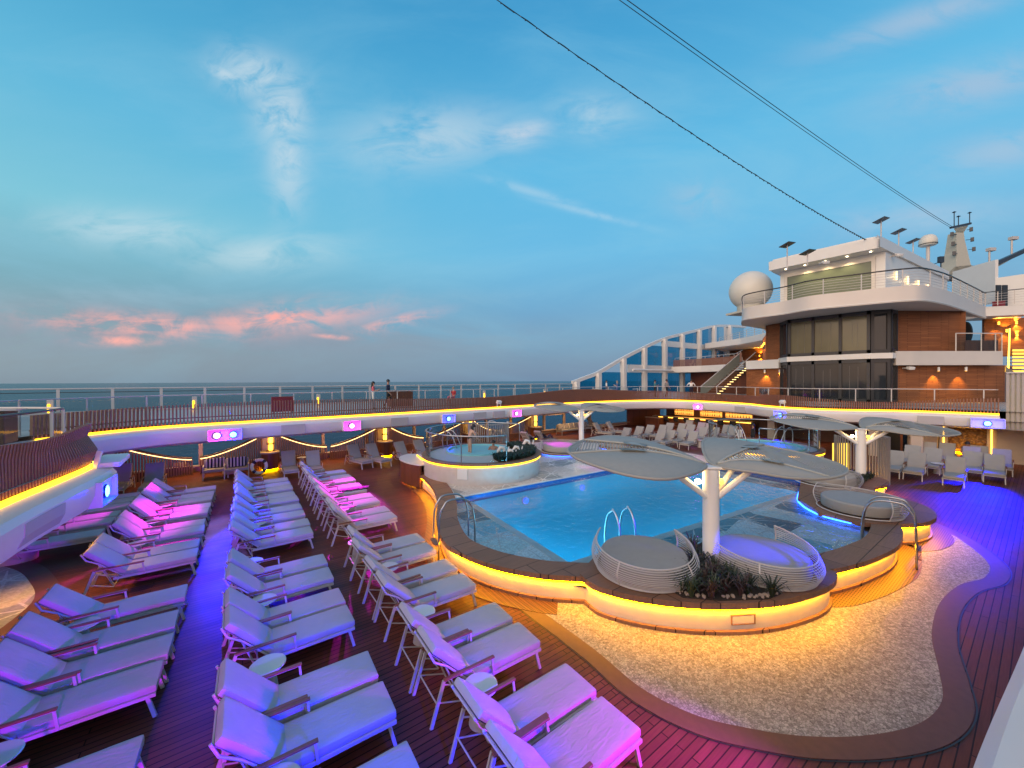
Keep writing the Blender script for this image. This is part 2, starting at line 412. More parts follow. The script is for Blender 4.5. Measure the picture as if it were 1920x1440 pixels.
def normals(path, closed=False):
    N = len(path); out = []
    for i in range(N):
        if closed: a, b = path[i-1], path[(i+1) % N]
        else: a, b = path[max(i-1, 0)], path[min(i+1, N-1)]
        dx, dy = b[0]-a[0], b[1]-a[1]; L = math.hypot(dx, dy) or 1
        out.append((-dy/L, dx/L))
    return out
def spline(pts, per=8, closed=False):
    pts = [Vector(p) for p in pts]; N = len(pts); out = []
    for i in range(N if closed else N-1):
        if closed: p0, p1, p2, p3 = pts[i-1], pts[i], pts[(i+1) % N], pts[(i+2) % N]
        else: p0, p1, p2, p3 = pts[max(i-1, 0)], pts[i], pts[i+1], pts[min(i+2, N-1)]
        for k in range(per):
            t = k/per
            out.append(.5*((2*p1)+(p2-p0)*t+(2*p0-5*p1+4*p2-p3)*t*t+(3*p1-p0-3*p2+p3)*t**3))
    if not closed: out.append(pts[-1].copy())
    return out
def resample(path, step, closed=False):
    pts = [Vector(p) for p in path]
    if closed: pts = pts+[pts[0]]
    out = [pts[0].copy()]; need = step
    for a, b in zip(pts, pts[1:]):
        L = (b-a).length; t = 0.0
        while L-t >= need:
            t += need; out.append(a.lerp(b, t/L)); need = step
        need -= (L-t)
    return out
def offset(path, d, closed=False):
    return [Vector((p[0]+n[0]*d, p[1]+n[1]*d)) for p, n in zip(path, normals(path, closed))]
def circle(cx, cy, r, n=48, a0=0, a1=2*math.pi, ry=None):
    full = abs(a1-a0-2*math.pi) < 1e-6
    return [Vector((cx+r*math.cos(a0+(a1-a0)*k/(n if full else n-1)), cy+(ry or r)*math.sin(a0+(a1-a0)*k/(n if full else n-1)))) for k in range(n)]
def copytree(o, loc, rz=0, label=None, parent=None, group=None):
    c = o.copy(); link(c)
    if parent is None:
        c.location = loc; c.rotation_euler = (0, 0, rz)
        if label: c['label'] = label
        if group: c['group'] = group
    else: c.parent = parent
    for ch in o.children: copytree(ch, None, parent=c)
    return c
def setloc(o, loc, rz=0): o.location = loc; o.rotation_euler = (0, 0, rz)
ORD = ['first', 'second', 'third', 'fourth', 'fifth', 'sixth', 'seventh', 'eighth', 'ninth', 'tenth', 'eleventh', 'twelfth', 'thirteenth', 'fourteenth', 'fifteenth', 'sixteenth', 'seventeenth', 'eighteenth', 'nineteenth', 'twentieth', 'twenty-first', 'twenty-second', 'twenty-third']
def lamp(name, kind, loc, energy, col, aim=None, size=.1, spot=60, blend=.6, parent=None):
    d = bpy.data.lights.new(name, kind); d.energy = energy; d.color = col
    if kind == 'SPOT': d.spot_size = math.radians(spot); d.spot_blend = blend
    if kind in ('SPOT', 'POINT'): d.shadow_soft_size = size
    if kind == 'AREA': d.size = size
    o = bpy.data.objects.new(name, d); link(o); o.location = loc
    if aim is not None: o.rotation_euler = (Vector(aim)-Vector(loc)).to_track_quat('-Z', 'Y').to_euler()
    if parent: 
        o.parent = parent; o.matrix_parent_inverse = WM[parent.name].inverted()
    return o
# ================================================================ SETTING
def struct(o): o['kind'] = 'structure'; return o
mb = MB(); R0 = 40000
mb.sheet([(R0*math.cos(k*math.pi/24), R0*math.sin(k*math.pi/24)) for k in range(48)], -34); struct(mb.obj('sea', 'sea'))
mb = MB(); QD = [(6.5, 11.9), (6.1, 6.3), (17.45, 5.3), (17.45, 11.45)]; OD = [(-30, 26), (-30, -8), (62, -8), (62, 26)]
qa = [mb.v((x, y, 0)) for x, y in QD]; qb = [mb.v((x, y, 0)) for x, y in OD]
for i in range(4): mb.face((qa[i], qa[(i+1) % 4], qb[(i+1) % 4], qb[i]))
struct(mb.obj('pool_deck', 'deck_planks'))
# ring of the upper deck
RING = spline([(31.8, -.6), (24, -.62), (12, -.60), (8, -.46), (5, -.29), (3, -.15), (.8, -.06), (-.4, -.04), (-1.6, .2), (-2.5, 2.2), (-2.95, 5), (-2.97, 7.5), (-2.92, 9.03), (-2.8, 10.2), (-2.66, 11.7), (-2.75, 12.5), (-3.4, 13.2), (-4.6, 14.2), (-5.6, 16), (-5.4, 18.2), (-4.27, 19.6), (-2.66, 20.7), (0, 21.0), (3.75, 21.16), (11.3, 21.6), (21.3, 22.4), (26, 22.2), (29.6, 21.3), (32, 19.6), (32.3, 17), (31.5, 13.4), (29.9, 11.4), (29.08, 9.8), (29.0, 8.4), (29.6, 6.9), (31.2, 4.7), (31.76, 1.3)], 10)
RING = [Vector((p[0], p[1])) for p in RING]
ring = resample(RING, .2)
def upto(cond): return next(i for i, p in enumerate(ring) if cond(p))
i_tip = upto(lambda p: p.x < -2.6 and p.y > 12.3)
i_port = upto(lambda p: p.x > -5.3 and p.y > 18.4)
i_fwd = upto(lambda p: p.x > 29.5 and p.y > 20)
i_aft = upto(lambda p: p.x < -2.2)
SEG = {'starboard': ring[:i_aft+1], 'aft': ring[i_aft:i_tip+1], 'notch': ring[i_tip:i_port+1], 'port': ring[i_port:i_fwd+1], 'forward': ring[i_fwd:]}
def outer_pt(p, rect=(-30, -8, 62, 31.0)):
    c = Vector((14, 10.5)); d = p-c
    ts = []
    if d.x > 0: ts.append((rect[2]-c.x)/d.x)
    if d.x < 0: ts.append((rect[0]-c.x)/d.x)
    if d.y > 0: ts.append((rect[3]-c.y)/d.y)
    if d.y < 0: ts.append((rect[1]-c.y)/d.y)
    return c+d*min(ts)
closed_ring = ring+[Vector((31.8, .5))]
for nm, z, mt in (('upper_deck', 3.0, 'upper_deck_planks'), ('deck_ceiling', 2.5, 'ceiling')):
    mb = MB(); N = len(closed_ring)
    A = [mb.v((p.x, p.y, z)) for p in closed_ring]; q = [outer_pt(p) for p in closed_ring]
    if nm == 'deck_ceiling': q = [Vector((p.x, min(p.y, 25.9))) for p in q]
    B = [mb.v((p.x, p.y, z)) for p in q]
    for i in range(N): mb.face((A[i], A[(i+1) % N], B[(i+1) % N], B[i]))
    struct(mb.obj(nm, mt))
# pebbled paving
peb = spline([(4.75, 10.3), (4.42, 9.6), (4.36, 8.6), (4.85, 6.9), (4.92, 5.7), (4.95, 4.5), (4.9, 3.55), (5.1, 2.83), (5.48, 2.3), (5.95, 1.82), (6.6, 1.36), (7.4, .99), (8.2, .86), (9.0, .97), (10.25, 1.2), (11.8, 1.27), (13.2, 1.12), (14.2, .82), (15.4, .85), (17.0, 1.45), (18.1, 2.3), (18.4, 3.2)], 10)
mb = MB(); mb.sheet([(p[0], p[1]) for p in peb]+[(17, 4), (12, 4), (10, 4), (6, 6), (5.4, 8), (5.3, 9.6)], .006); struct(mb.obj('pebble_paving', 'pebbles'))
mb = MB(); mb.sweep(peb[6:], [(0, .003), (.0, .009), (.30, .009), (.30, .003)], side=-1)
o = mb.obj('paving_border', 'deck_border'); struct(o)
mb = MB(); mb.sweep([Vector((p[0], p[1])) for p in offset(peb[6:], -.31)], [(0, .003), (0, .0055), (.018, .0055), (.018, .003)], side=-1); struct(mb.obj('caulk_line', 'black_plastic'))
# a second patch of paving with starbursts at the left edge
lp = spline([(-7, 9), (-4.3, 10.4), (-3.62, 12.2), (-4.05, 13.8), (-4.9, 15.3), (-6.5, 16.8), (-8, 17.5)], 8)
mb = MB(); mb.sheet([(p[0], p[1]) for p in lp]+[(-10, 13)], .006); struct(mb.obj('mosaic_paving', 'mosaic_dry'))
mb = MB(); mb.sweep(lp, [(0, .003), (0, .010), (.36, .010), (.36, .003)], side=-1); struct(mb.obj('mosaic_border', 'deck_border'))
# ================================================================ POOL
CAPZ = .62
capo_pts = [(6.44, 17.4), (6.30, 16.2), (6.18, 14.7), (5.84, 13.2), (5.34, 11.8), (4.62, 10.3), (4.20, 9.0), (4.16, 8.2), (4.45, 7.15), (5.02, 6.2), (5.62, 5.60), (6.1, 5.2)]
isl_pts = [(5.72, 5.62), (5.66, 5.30), (5.68, 5.02), (5.92, 4.52), (6.32, 4.0), (6.85, 3.5), (7.41, 3.11), (8.0, 2.80), (8.6, 2.6), (9.2, 2.46), (9.7, 2.44), (10.12, 2.52)]
right_pts = [(9.7, 3.1), (10.2, 2.66), (10.9, 2.42), (11.7, 2.24), (12.9, 2.08), (14.0, 2.15), (14.9, 2.35), (15.35, 2.62)]
isl2_pts = [(15.0, 2.3), (15.6, 1.98), (16.5, 1.85), (17.4, 2.05), (18.1, 2.6), (18.5, 3.4), (19.2, 3.7), (20.3, 3.5), (21.3, 3.9), (21.6, 4.9)]
capo = spline(capo_pts, 6); iso = spline(isl_pts, 6); rgo = spline(right_pts, 6); is2 = spline(isl2_pts, 6)
outer_all = capo+iso+rgo+is2
far_pts = [(21.0, 7.5), (20.6, 9.5), (20.8, 12), (20.0, 15.5), (18.4, 18.6), (15.5, 20.2), (11, 20.4), (8.2, 19.6)]
pool = thing('swimming_pool', 'large blue lit swimming pool with shallow mosaic ledge and curved teak rim', 'swimming pool', (11, 9, 0))
W2 = lambda ps: [Vector((p[0], p[1])) for p in ps]
# rim wall: swept wall under the cap, set back, with led strip tucked beneath the cap, teak toe kick
def rim(path, width, name_lbl=None, wall='ledge_stone', parent=pool):
    path = W2(path)
    mb = MB(); mb.sweep(path, [(.0, CAPZ), (.0, CAPZ-.115), (.03, CAPZ-.13), (width, CAPZ-.13), (width, CAPZ)]); mb.obj('rim_cap', 'cap_teak', parent, smooth='angle')
    mb = MB(); mb.sweep(path, [(.13, CAPZ-.13), (.13, .07), (.3, .07), (.3, CAPZ-.13)]); mb.obj('rim_wall', wall, parent, smooth='angle')
    mb = MB(); mb.sweep(path, [(.085, .012), (.085, .075), (.14, .085), (.14, .012)]); mb.obj('toe_board', 'cap_teak', parent, smooth='angle')
    mb = MB(); mb.sweep(path, [(.05, CAPZ-.133), (.05, CAPZ-.158), (.085, CAPZ-.158), (.085, CAPZ-.133)]); mb.obj('led_strip', 'led_amber', parent)
CAPSIDE = -1
def flip(path): return list(reversed(path))
# travelling from port round to starboard the pool lies on the left
rim(capo, .62); rim(rgo, .62)
# grates along the toe of the wall
for seg in (capo[8:58], rgo, is2[2:34]):
    mb = MB(); mb.sweep(W2(seg), [(.08, .008), (.08, .014), (-.34, .014), (-.34, .008)]); struct(mb.obj('drain_grate', 'grate'))
# terrace floors
ledge = W2(offset(capo, .4))+[Vector((6.2, 5.3)), Vector((10.6, 3.0))]+W2(offset(rgo, .4))
mb = MB()
Q = [Vector((6.55, 11.85)), Vector((6.15, 6.4)), Vector((17.4, 5.35)), Vector((17.4, 11.4))]
# ledge floor pieces round the deep basin
ledgeL = [p for p in W2(offset(capo, .3)) if p.y < 12.1]
mb.sheet([ledgeL[0], Vector((6.55, 12.1)), Q[0], Q[1], Vector((6.15, 5.2))]+ledgeL[:0:-1][0:], .36) if False else None
poly = ledgeL+[Vector((6.0, 5.2)), Vector((6.15, 6.4)), Vector((6.55, 11.85)), Vector((6.55, 12.2))]
mb.sheet(poly, .36)
poly = [Vector((6.0, 5.2)), Vector((7, 3.6)), Vector((9.5, 2.8)), Vector((10.5, 3.0))]+W2(offset(rgo, .3))+[Vector((16, 3)), Vector((18.3, 4.0)), Vector((18.3, 5.3)), Vector((17.4, 5.35)), Vector((6.15, 6.4))]
mb.sheet(poly, .36)
mb.sheet([Vector((17.4, 5.35)), Vector((18.3, 5.3)), Vector((18.6, 11.4)), Vector((17.4, 11.4))], .36)
mb.obj('ledge_floor', 'mosaic_wet', pool)
mb = MB()
qc = sum(Q, Vector((0, 0)))/4; rows = []
for ins, z in ((0, .36), (.02, 0.0), (.10, -.25), (.32, -.5), (.75, -.66), (1.6, -.74), (2.6, -.76)):
    rows.append([mb.v((p.x+(qc.x-p.x)*ins/5.4, p.y+(qc.y-p.y)*ins/2.75, z)) for p in Q])
for A, B in zip(rows, rows[1:]):
    for i in range(4): mb.face((A[i], A[(i+1) % 4], B[(i+1) % 4], B[i]))
mb.face(rows[-1])
mb.obj('basin', 'basin_tile', pool, smooth=True)
mb = MB(); mb.sweep([Q[1], Q[2]], [(-.10, .362), (-.10, .372), (.14, .372), (.14, .362)]); mb.sweep([Q[0], Q[1]], [(-.1, .362), (-.1, .374), (.12, .374), (.12, .362)]); mb.obj('edge_line', 'pool_line', pool)
mb = MB(); wpoly = [p for p in W2(offset(capo, .5)) if p.y < 11.9]+[Vector((6.0, 5.2)), Vector((7, 3.6)), Vector((9.5, 2.8)), Vector((10.5, 3.0))]+W2(offset(rgo, .5))+[Vector((16, 3.2)), Vector((18.4, 4.0)), Vector((18.6, 11.38)), Vector((6.6, 11.9))]
mb.sheet(wpoly, .50); mb.obj('water', 'pool_water', pool)
# dry terrace beyond
mb = MB(); tp = [Vector((6.0, 12.02)), Vector((18.6, 11.42)), Vector((18.6, 5)), Vector((20.4, 4.6)), Vector((21.0, 7.5))]+[Vector(p) for p in far_pts[1:]]+[Vector((6.8, 17.4)), Vector((6.5, 14.7)), Vector((6.3, 13.2))]
mb.sheet(tp, .56); struct(mb.obj('terrace_floor', 'mosaic_dry'))
mb = MB(); mb.sweep([Vector((5.75, 12.03)), Vector((18.6, 11.43))], [(0, .30), (0, .565), (.10, .565), (.10, .30)]); mb.obj('far_coping', 'pool_line', pool)
mb = MB(); mb.sweep([Vector((5.75, 12.0)), Vector((18.6, 11.40))], [(0, .30), (0, .54), (.02, .54), (.02, .30)]); mb.obj('coping_face', 'blue_tile', pool)
mb = MB(); mb.sweep([Vector((18.62, 4.0)), Vector((18.64, 11.43))], [(0, .30), (0, .565), (-.10, .565), (-.10, .30)]); mb.obj('end_coping', 'blue_tile', pool)
mb = MB(); mb.sweep(W2(spline(far_pts, 5)), [(0, 0), (0, .57), (.3, .57), (.3, 0)], side=1); struct(mb.obj('terrace_edge', 'deck_border'))
# underwater lamps
for px, py in ((963, 927), (1075, 907)):
    p = G(px, py, .1)
    t = thing('pool_lamp', 'round blue underwater lamp in the pool, %s' % ('nearer the left corner' if px < 1000 else 'nearer the middle of the far side'), 'pool lamp', (p.x, 11.55, .05), group='underwater lamps in the pool')
    mb = MB(); mb.lathe([(.11, 0), (.11, .05)], (p.x, 11.62, .05), 16, M=Matrix.Translation((p.x, 11.62, .05)) @ Matrix.Rotation(math.pi/2, 4, 'X')); mb.obj('lens', 'pool_lens', t)
    mb = MB(); mb.lathe([(.15, 0), (.15, .03)], M=Matrix.Translation((p.x, 11.66, .05)) @ Matrix.Rotation(math.pi/2, 4, 'X'), n=16); mb.obj('bezel', 'steel', t)
for i in range(2):  # added strips on the two basin walls out of view, lighting the floor
    a, b_ = Q[i], Q[(i+1) % 4]; cq = sum(Q, Vector((0, 0)))/4; d = (cq-(a+b_)/2).normalized()*.03
    mb = MB(); mb.beam((a.x+d.x, a.y+d.y, .12), (b_.x+d.x, b_.y+d.y, .12), .03, .12); mb.obj('basin_fill_strip', 'pool_fill_glow', pool)
# ---------------------------------------------------------------- islands (daybed podiums)
def podium(name, label, path, closepts, led='led_amber', wallm='ledge_stone', z=.64):
    c = sum((Vector((p[0], p[1])) for p in path), Vector((0, 0)))/len(path)
    t = thing(name, label, 'podium', (c.x, c.y, 0)); path = W2(path)
    full = path+[Vector(p) for p in closepts]
    mb = MB(); mb.prism(full, z-.12, z); mb.obj('podium_top', 'cap_teak', t)
    mb = MB(); mb.sweep(path, [(.12, z-.12), (.12, .07), (.4, .07), (.4, z-.12)]); mb.obj('podium_wall', wallm, t, smooth='angle')
    mb = MB(); mb.sweep(path, [(.075, .012), (.075, .075), (.13, .085), (.13, .012)]); mb.obj('toe_board', 'cap_teak', t, smooth='angle')
    mb = MB(); mb.sweep(path, [(.04, z-.123), (.04, z-.15), (.075, z-.15), (.075, z-.123)]); mb.obj('led_strip', led, t)
    return t
isl = podium('daybed_podium', 'curved teak and stone podium glowing amber below, carrying two white daybeds and the near canopy', iso, [(10.3, 3.6), (9.4, 4.6), (7.8, 5.6), (6.6, 6.0)])
c = onX(1387, 1170, G(1387, 1178, 0).x)
q = min(range(len(iso)-1), key=lambda i: (Vector((iso[i][0], iso[i][1]))-Vector((7.42, 3.1))).length)
a, b_ = Vector((iso[q][0], iso[q][1])), Vector((iso[q+1][0], iso[q+1][1])); d = (b_-a).normalized(); n_ = Vector((-d.y, d.x)); ctr = a+n_*.118
mb = MB(); mb.box((ctr.x, ctr.y, .27), (.42, .02, .15), math.atan2(d.y, d.x), bevel=.004); h = mb.obj('hatch', 'ledge_stone', isl)
mb = MB()
for dx, dz, w, hh in ((0, .085, .46, .015), (0, -.085, .46, .015), (-.225, 0, .015, .17), (.225, 0, .015, .17)):
    mb.box((ctr.x+d.x*dx-n_.x*.006, ctr.y+d.y*dx-n_.y*.006, .27+dz), (w, .02, hh), math.atan2(d.y, d.x))
mb.obj('hatch_frame', 'cap_teak', h)
isl_b = podium('daybed_podium', 'teak rimmed podium at the far right end of the pool with planter and canopy post', is2, [(21.0, 6.2), (19.6, 6.6), (18.6, 5.8), (17.2, 5.4), (15.4, 4.9), (14.3, 4.0), (14.2, 3.0)])
# blue led under the poolside edge of the right podium
mb = MB(); e = W2(spline([(14.25, 3.0), (14.35, 4.0), (15.4, 4.88), (17.2, 5.38), (18.6, 5.78), (19.6, 6.6)], 6)); mb.sweep(e, [(-.02, .515), (-.02, .55), (.02, .55), (.02, .515)]); mb.obj('water_led', 'led_blue', isl_b)
mb = MB(); mb.sweep(e, [(-.25, .3), (-.25, .51), (-.1, .51), (-.1, .3)]); mb.obj('poolside_wall', 'ledge_stone', isl_b)
# ---------------------------------------------------------------- pool ladders
def ladder(label, c, rz, h=.95, z0=.62, span=.75, low=-.1, low2=0.0):
    t = thing('pool_ladder', label, 'pool ladder', (c[0], c[1], z0), rz, group='steel pool ladders')
    M = WM[t.name]
    for s in (-.24, .24):
        pts = [(-span/2-.03, s, low2-z0), (-span/2, s, h*.55), (-span/2+.12, s, h*.88), (-span/2+.26, s, h), (span/2-.3, s, h*.98), (span/2-.1, s, h*.8), (span/2, s, h*.4), (span/2+.02, s, low-z0)]
        mb = MB(); mb.tube([M @ Vector(p) for p in spline(pts, 5)], .024, 8); mb.obj('handrail', 'steel', t, smooth=True)
    for z in (.18-z0+.1, .42-z0+.05):
        mb = MB(); mb.box(None, (.12, .5, .035), mat=M @ Matrix.Translation((-span/2-.05, 0, z))); mb.obj('step', 'cap_teak', t)
    return t
ladder('steel pool ladder standing in the deep end, beside the near left daybed', (7.75, 6.22), math.radians(80), h=1.0, z0=.45, span=.55, low=.36, low2=.36)
ladder('steel pool ladder over the left teak rim, at the end of the row of loungers', (4.62, 9.15), math.radians(-8), span=.95, low=.36)
ladder('steel pool ladder over the right teak rim, beside the round grey daybed', (13.55, 2.35), math.radians(98), span=.95, low=.36)
# ================================================================ LOUNGERS
def lounger_proto(label, ang, cush, name='sun_lounger'):
    t = thing(name, label, 'sun lounger', (0, 0, 0))
    wd = .62; a = math.radians(ang); ca, sa = math.cos(a), math.sin(a)
    mb = soft_box((1.25, wd, .105), Matrix.Translation((.375, 0, .39)), seed=ang); mb.obj('seat_cushion', cush, t, smooth='angle')
    L = .88
    bd = Vector((-ca, 0, sa)); bn = Vector((sa, 0, ca)); piv = Vector((-.25, 0, .345))
    M = Matrix((-bd, Vector((0, 1, 0)), bn)).transposed().to_4x4(); M.translation = piv+bd*(L/2+.01)+bn*.05
    mb = soft_box((L, wd, .095), M, seed=ang+7); mb.obj('back_cushion', cush, t, smooth='angle')
    mb = MB()
    for s in (-1, 1): mb.beam((-.42, s*.315, .315), (.99, s*.315, .315), .03, .045)
    for x in (.97, .3, -.3): mb.beam((x, -.31, .31), (x, .31, .31), .03, .03)
    mb.box((.35, 0, .332), (1.2, .58, .008)); mb.obj('seat_frame', 'frame_white', t)
    mb = MB()
    for s in (-1, 1):
        pts = [piv+Vector((0, s*.29, -.02)), piv+bd*(L*.6)+Vector((0, s*.29, 0))-bn*.02, piv+bd*(L*.85)+Vector((0, s*.28, 0))-bn*.07, piv+bd*(L+.03)+Vector((0, s*.27, 0))-bn*.015]
        mb.tube(pts, .016, 6)
    for k in (.25, .62, .98): mb.tube([piv+bd*(L*k)+Vector((0, -.29, 0))-bn*.03, piv+bd*(L*k)+Vector((0, .29, 0))-bn*.03], .013, 6)
    mb.obj('back_frame', 'frame_white', t)
    mb = MB(); M2 = M.copy(); M2.translation = piv+bd*(L/2)-bn*.012; mb.box(None, (L*.96, .56, .008), mat=M2); mb.obj('sling', 'sling', t)
    for s in (-1, 1):
        mb = MB(); mb.beam((.90, s*.30, .31), (.98, s*.305, 0), .035, .045); mb.obj('leg', 'frame_white', t)
    for s in (-1, 1):
        mb = MB(); mb.beam((-.70, s*.335, .575), (-.89, s*.335, 0), .028, .045); mb.obj('leg', 'frame_white', t)
    for s in (-1, 1):
        mb = MB(); mb.box((-.31, s*.345, .588), (.80, .055, .028), bevel=.006, seg=1); ar = mb.obj('armrest', 'teak_arm', t)
        mb = MB(); mb.beam((.06, s*.345, .575), (.09, s*.335, .30), .018, .03); mb.beam((-.68, s*.345, .566), (.05, s*.345, .566), .014, .014); mb.obj('arm_post', 'frame_white', ar)
    mb = MB()
    p1 = piv+bd*(L*.62)-bn*.03
    for s in (-.27, -.2, .2, .27): mb.tube([p1+Vector((0, s, 0)), Vector((-.42, s, .14))], .009, 6)
    mb.tube([(-.42, -.30, .14), (-.42, .30, .14)], .011, 6); mb.tube([(-.80, -.33, .28), (-.80, .33, .28)], .011, 6)
    for s in (-.30, .30): mb.tube([(-.42, s, .14), (-.80, s, .28)], .010, 6); mb.tube([(-.30, s, .31), (-.72, s, .50)], .010, 6)
    mb.obj('brace', 'frame_white', t)
    return t
def lamp_word(x): return x
protos = [(lounger_proto('x', a_, 'cushion'), [True]) for a_ in (46, 44, 47.5)]
def put(tmpl, flag, loc, rz, label, group):
    if flag[0]:
        flag[0] = False; setloc(tmpl, loc, rz); tmpl['label'] = label; tmpl['group'] = group; return tmpl
    return copytree(tmpl, loc, rz, label, group=group)
def rowpair(ys):  # keep measured rows
    return ys
ROWS = {
 'in the row beside the pool': (3.93, [3.13, 3.86, 5.07, 5.82, 7.17, 7.97, 9.10, 9.86, 12.03, 12.73, 13.9, 14.6, 15.65, 16.37, 17.47, 18.18, 19.3], ['magenta']*3+['violet']*3+['pale lilac']*4+['violet']*2+['bright magenta']*4+['lilac']),
 'in the middle row': (1.58, [4.05, 5.13, 5.88, 7.36, 8.08, 9.18, 9.98, 12.17, 12.95, 13.93, 14.72, 15.85, 16.53, 17.63, 18.33, 19.2], ['blue']*4+['pale blue']*8+['deep blue']*4),
 'in the row left of the blue aisle': (-.98, [5.98, 7.5, 8.23, 9.04, 10.1, 12.25, 12.95, 14.15, 14.8, 16.05, 16.68, 17.75, 18.42, 19.37], ['violet']*5+['lilac']*4+['magenta']*4+['lilac']),
 'in the row under the left overhang': (-3.32, [15.5, 16.67, 17.4, 18.43, 19.15, 19.95], ['dusky pink']*3+['dim grey']*3),
}
tabs = []
for row, (X, ys, hue) in ROWS.items():
    for i, y in enumerate(ys):
        x = X+.0+(.11*(y-3)/16 if X > 0 else .012*(y-6)) + random.uniform(-.025, .025)
        if X > 3: x = X+.09*(y-3)/16+random.uniform(-.02, .02)
        w = ORD[i]+' from near end'
        pq, fq = protos[(i*i+i//3+int(abs(X)*3)) % 3]
        put(pq, fq, (x-1.0, y, 0), random.uniform(-.022, .022), '%s lit sun lounger, %s %s' % (hue[i], w, row), 'sun loungers in the long rows left of the pool')
        if i+1 < len(ys) and .95 < ys[i+1]-y < 1.6 and X > -3: tabs.append((x-1.30, (y+ys[i+1])/2, row, i))
# extra gaps with tables (photographed beside the wide gaps)
tabs += [(2.45, 10.35, ROWS and 'in the row beside the pool', 7), (.18, 10.62, 'in the middle row', 6)]
def table_proto():
    t = thing('side_table', 'x', 'side table', (0, 0, 0))
    mb = MB(); mb.lathe([(0, .488), (.225, .488), (.235, .495), (.235, .508), (.225, .515), (0, .515)], n=28); mb.obj('table_top', 'table_top', t, smooth='angle')
    mb = MB(); mb.lathe([(.16, 0), (.155, .02), (.085, .48), (.0, .488)], n=20); mb.obj('pedestal', 'table_base', t, smooth='angle')
    return t
tproto = table_proto(); tfirst = [True]
for x, y, row, i in tabs:
    put(tproto, tfirst, (x, y, 0), 0, 'round side table between %s and %s loungers %s' % (ORD[i], ORD[i+1], row), 'round side tables between loungers')
# towels and bag on one lounger
p = Vector((3.55, 15.65, .45))
t = thing('towel', 'dark rumpled towel and clothes left on a magenta lit lounger', 'towel', p)
mb = MB()
for k in range(5): mb.box((p.x-.35+.2*k, p.y+random.uniform(-.06, .06), .475), (.26, .3, .07), random.uniform(-.6, .6), bevel=.03)
mb.obj('folds', 'cloth_dark', t, smooth='angle')
# forward group in front of the bar, facing aft
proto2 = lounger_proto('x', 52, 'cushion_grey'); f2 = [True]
bar_px = [(1175, 812), (1199, 809), (1219, 806), (1243, 806), (1240, 818), (1256, 802), (1258, 817), (1279, 803), (1281, 815), (1294, 796), (1296, 805), (1301, 819), (1316, 801), (1319, 811), (1331, 803), (1341, 811), (1364, 806), (1375, 808)]
for k, (px, py) in enumerate(sorted(bar_px)):
    p = G(px, py, .72); p.x = min(p.x, 32.5)
    put(proto2, f2, (p.x-.5, p.y, 0), math.pi+.12, 'grey sun lounger, %s from the left in the cluster before the bar' % ORD[k], 'loungers in front of the bar')
right_px = [(1680, 860), (1712, 849), (1720, 864), (1751, 855), (1742, 842), (1777, 844), (1793, 873), (1823, 852), (1826, 862), (1837, 850), (1866, 868), (1880, 857)]
dsc = ['leftmost of the front line at the right', 'behind the leftmost pair at the right', 'second along the front line at the right, next to a dark table', 'third along the second line at the right', 'far back left, before the amber lit wall panel', 'at the back, below the left edge of the glowing wall panel', 'standing forward alone over the blue lit deck', 'at the back, below the right edge of the glowing wall panel', 'with a seated person on it', 'right behind the seated person', 'next to the seated person, rightmost of the front line', 'rightmost, furthest back beside the doorway']
for k, (px, py) in enumerate(right_px):
    p = G(px, py, .72)
    put(proto2, f2, (p.x-.5, p.y, 0), math.pi+.05, 'grey sun lounger %s' % dsc[k], 'loungers at the right near the textured wall')
for px, py, w in ((1758, 884, 'grey drum table between the loungers at the right'), (1312, 836, 'round side table right of the cluster of loungers before the bar')):
    p = G(px, py, .1); put(tproto, tfirst, (p.x, p.y, 0), 0, 'round side table, %s' % w, 'round side tables between loungers')
# port side chairs under the deck, facing the pool
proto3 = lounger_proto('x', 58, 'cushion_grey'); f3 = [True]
port_px = [(228, 890, 'leftmost under the port deck, half behind the white fascia corner'), (290, 888, 'second from left under the port deck, by the white drum stools'), (541, 862, 'right of the first wooden lantern counter'), (587, 862, 'behind the far end of the pool side row'), (668, 848, 'left of the second lantern counter, outer one of two'), (702, 846, 'left of the second lantern counter, inner one of two'), (755, 842, 'right of the second lantern counter'), (790, 838, 'behind the hot tub shelf counter'), (1122, 802, 'left one of the two beyond the far canopy post'), (1146, 800, 'right one of the two beyond the far canopy post'), (1108, 790, 'facing outboard near the curved screen wall')]
for k, (px, py, w) in enumerate(port_px):
    p = G(px, py, .7)
    rz = -math.pi/2+(.25 if px > 600 else 0)
    put(proto3, f3, (p.x, p.y-.45, 0), rz, 'taupe deck lounger %s' % w, 'deck loungers under the port side deck')
for k, (px, py, w) in enumerate([(318, 870, 'between the two leftmost port deck loungers'), (566, 868, 'between the two loungers right of the first lantern counter'), (690, 856, 'between the two loungers left of the second lantern counter')]):
    p = G(px, py, .2); put(tproto, tfirst, (p.x, p.y, 0), 0, 'small dark side table %s' % w, 'round side tables between loungers')
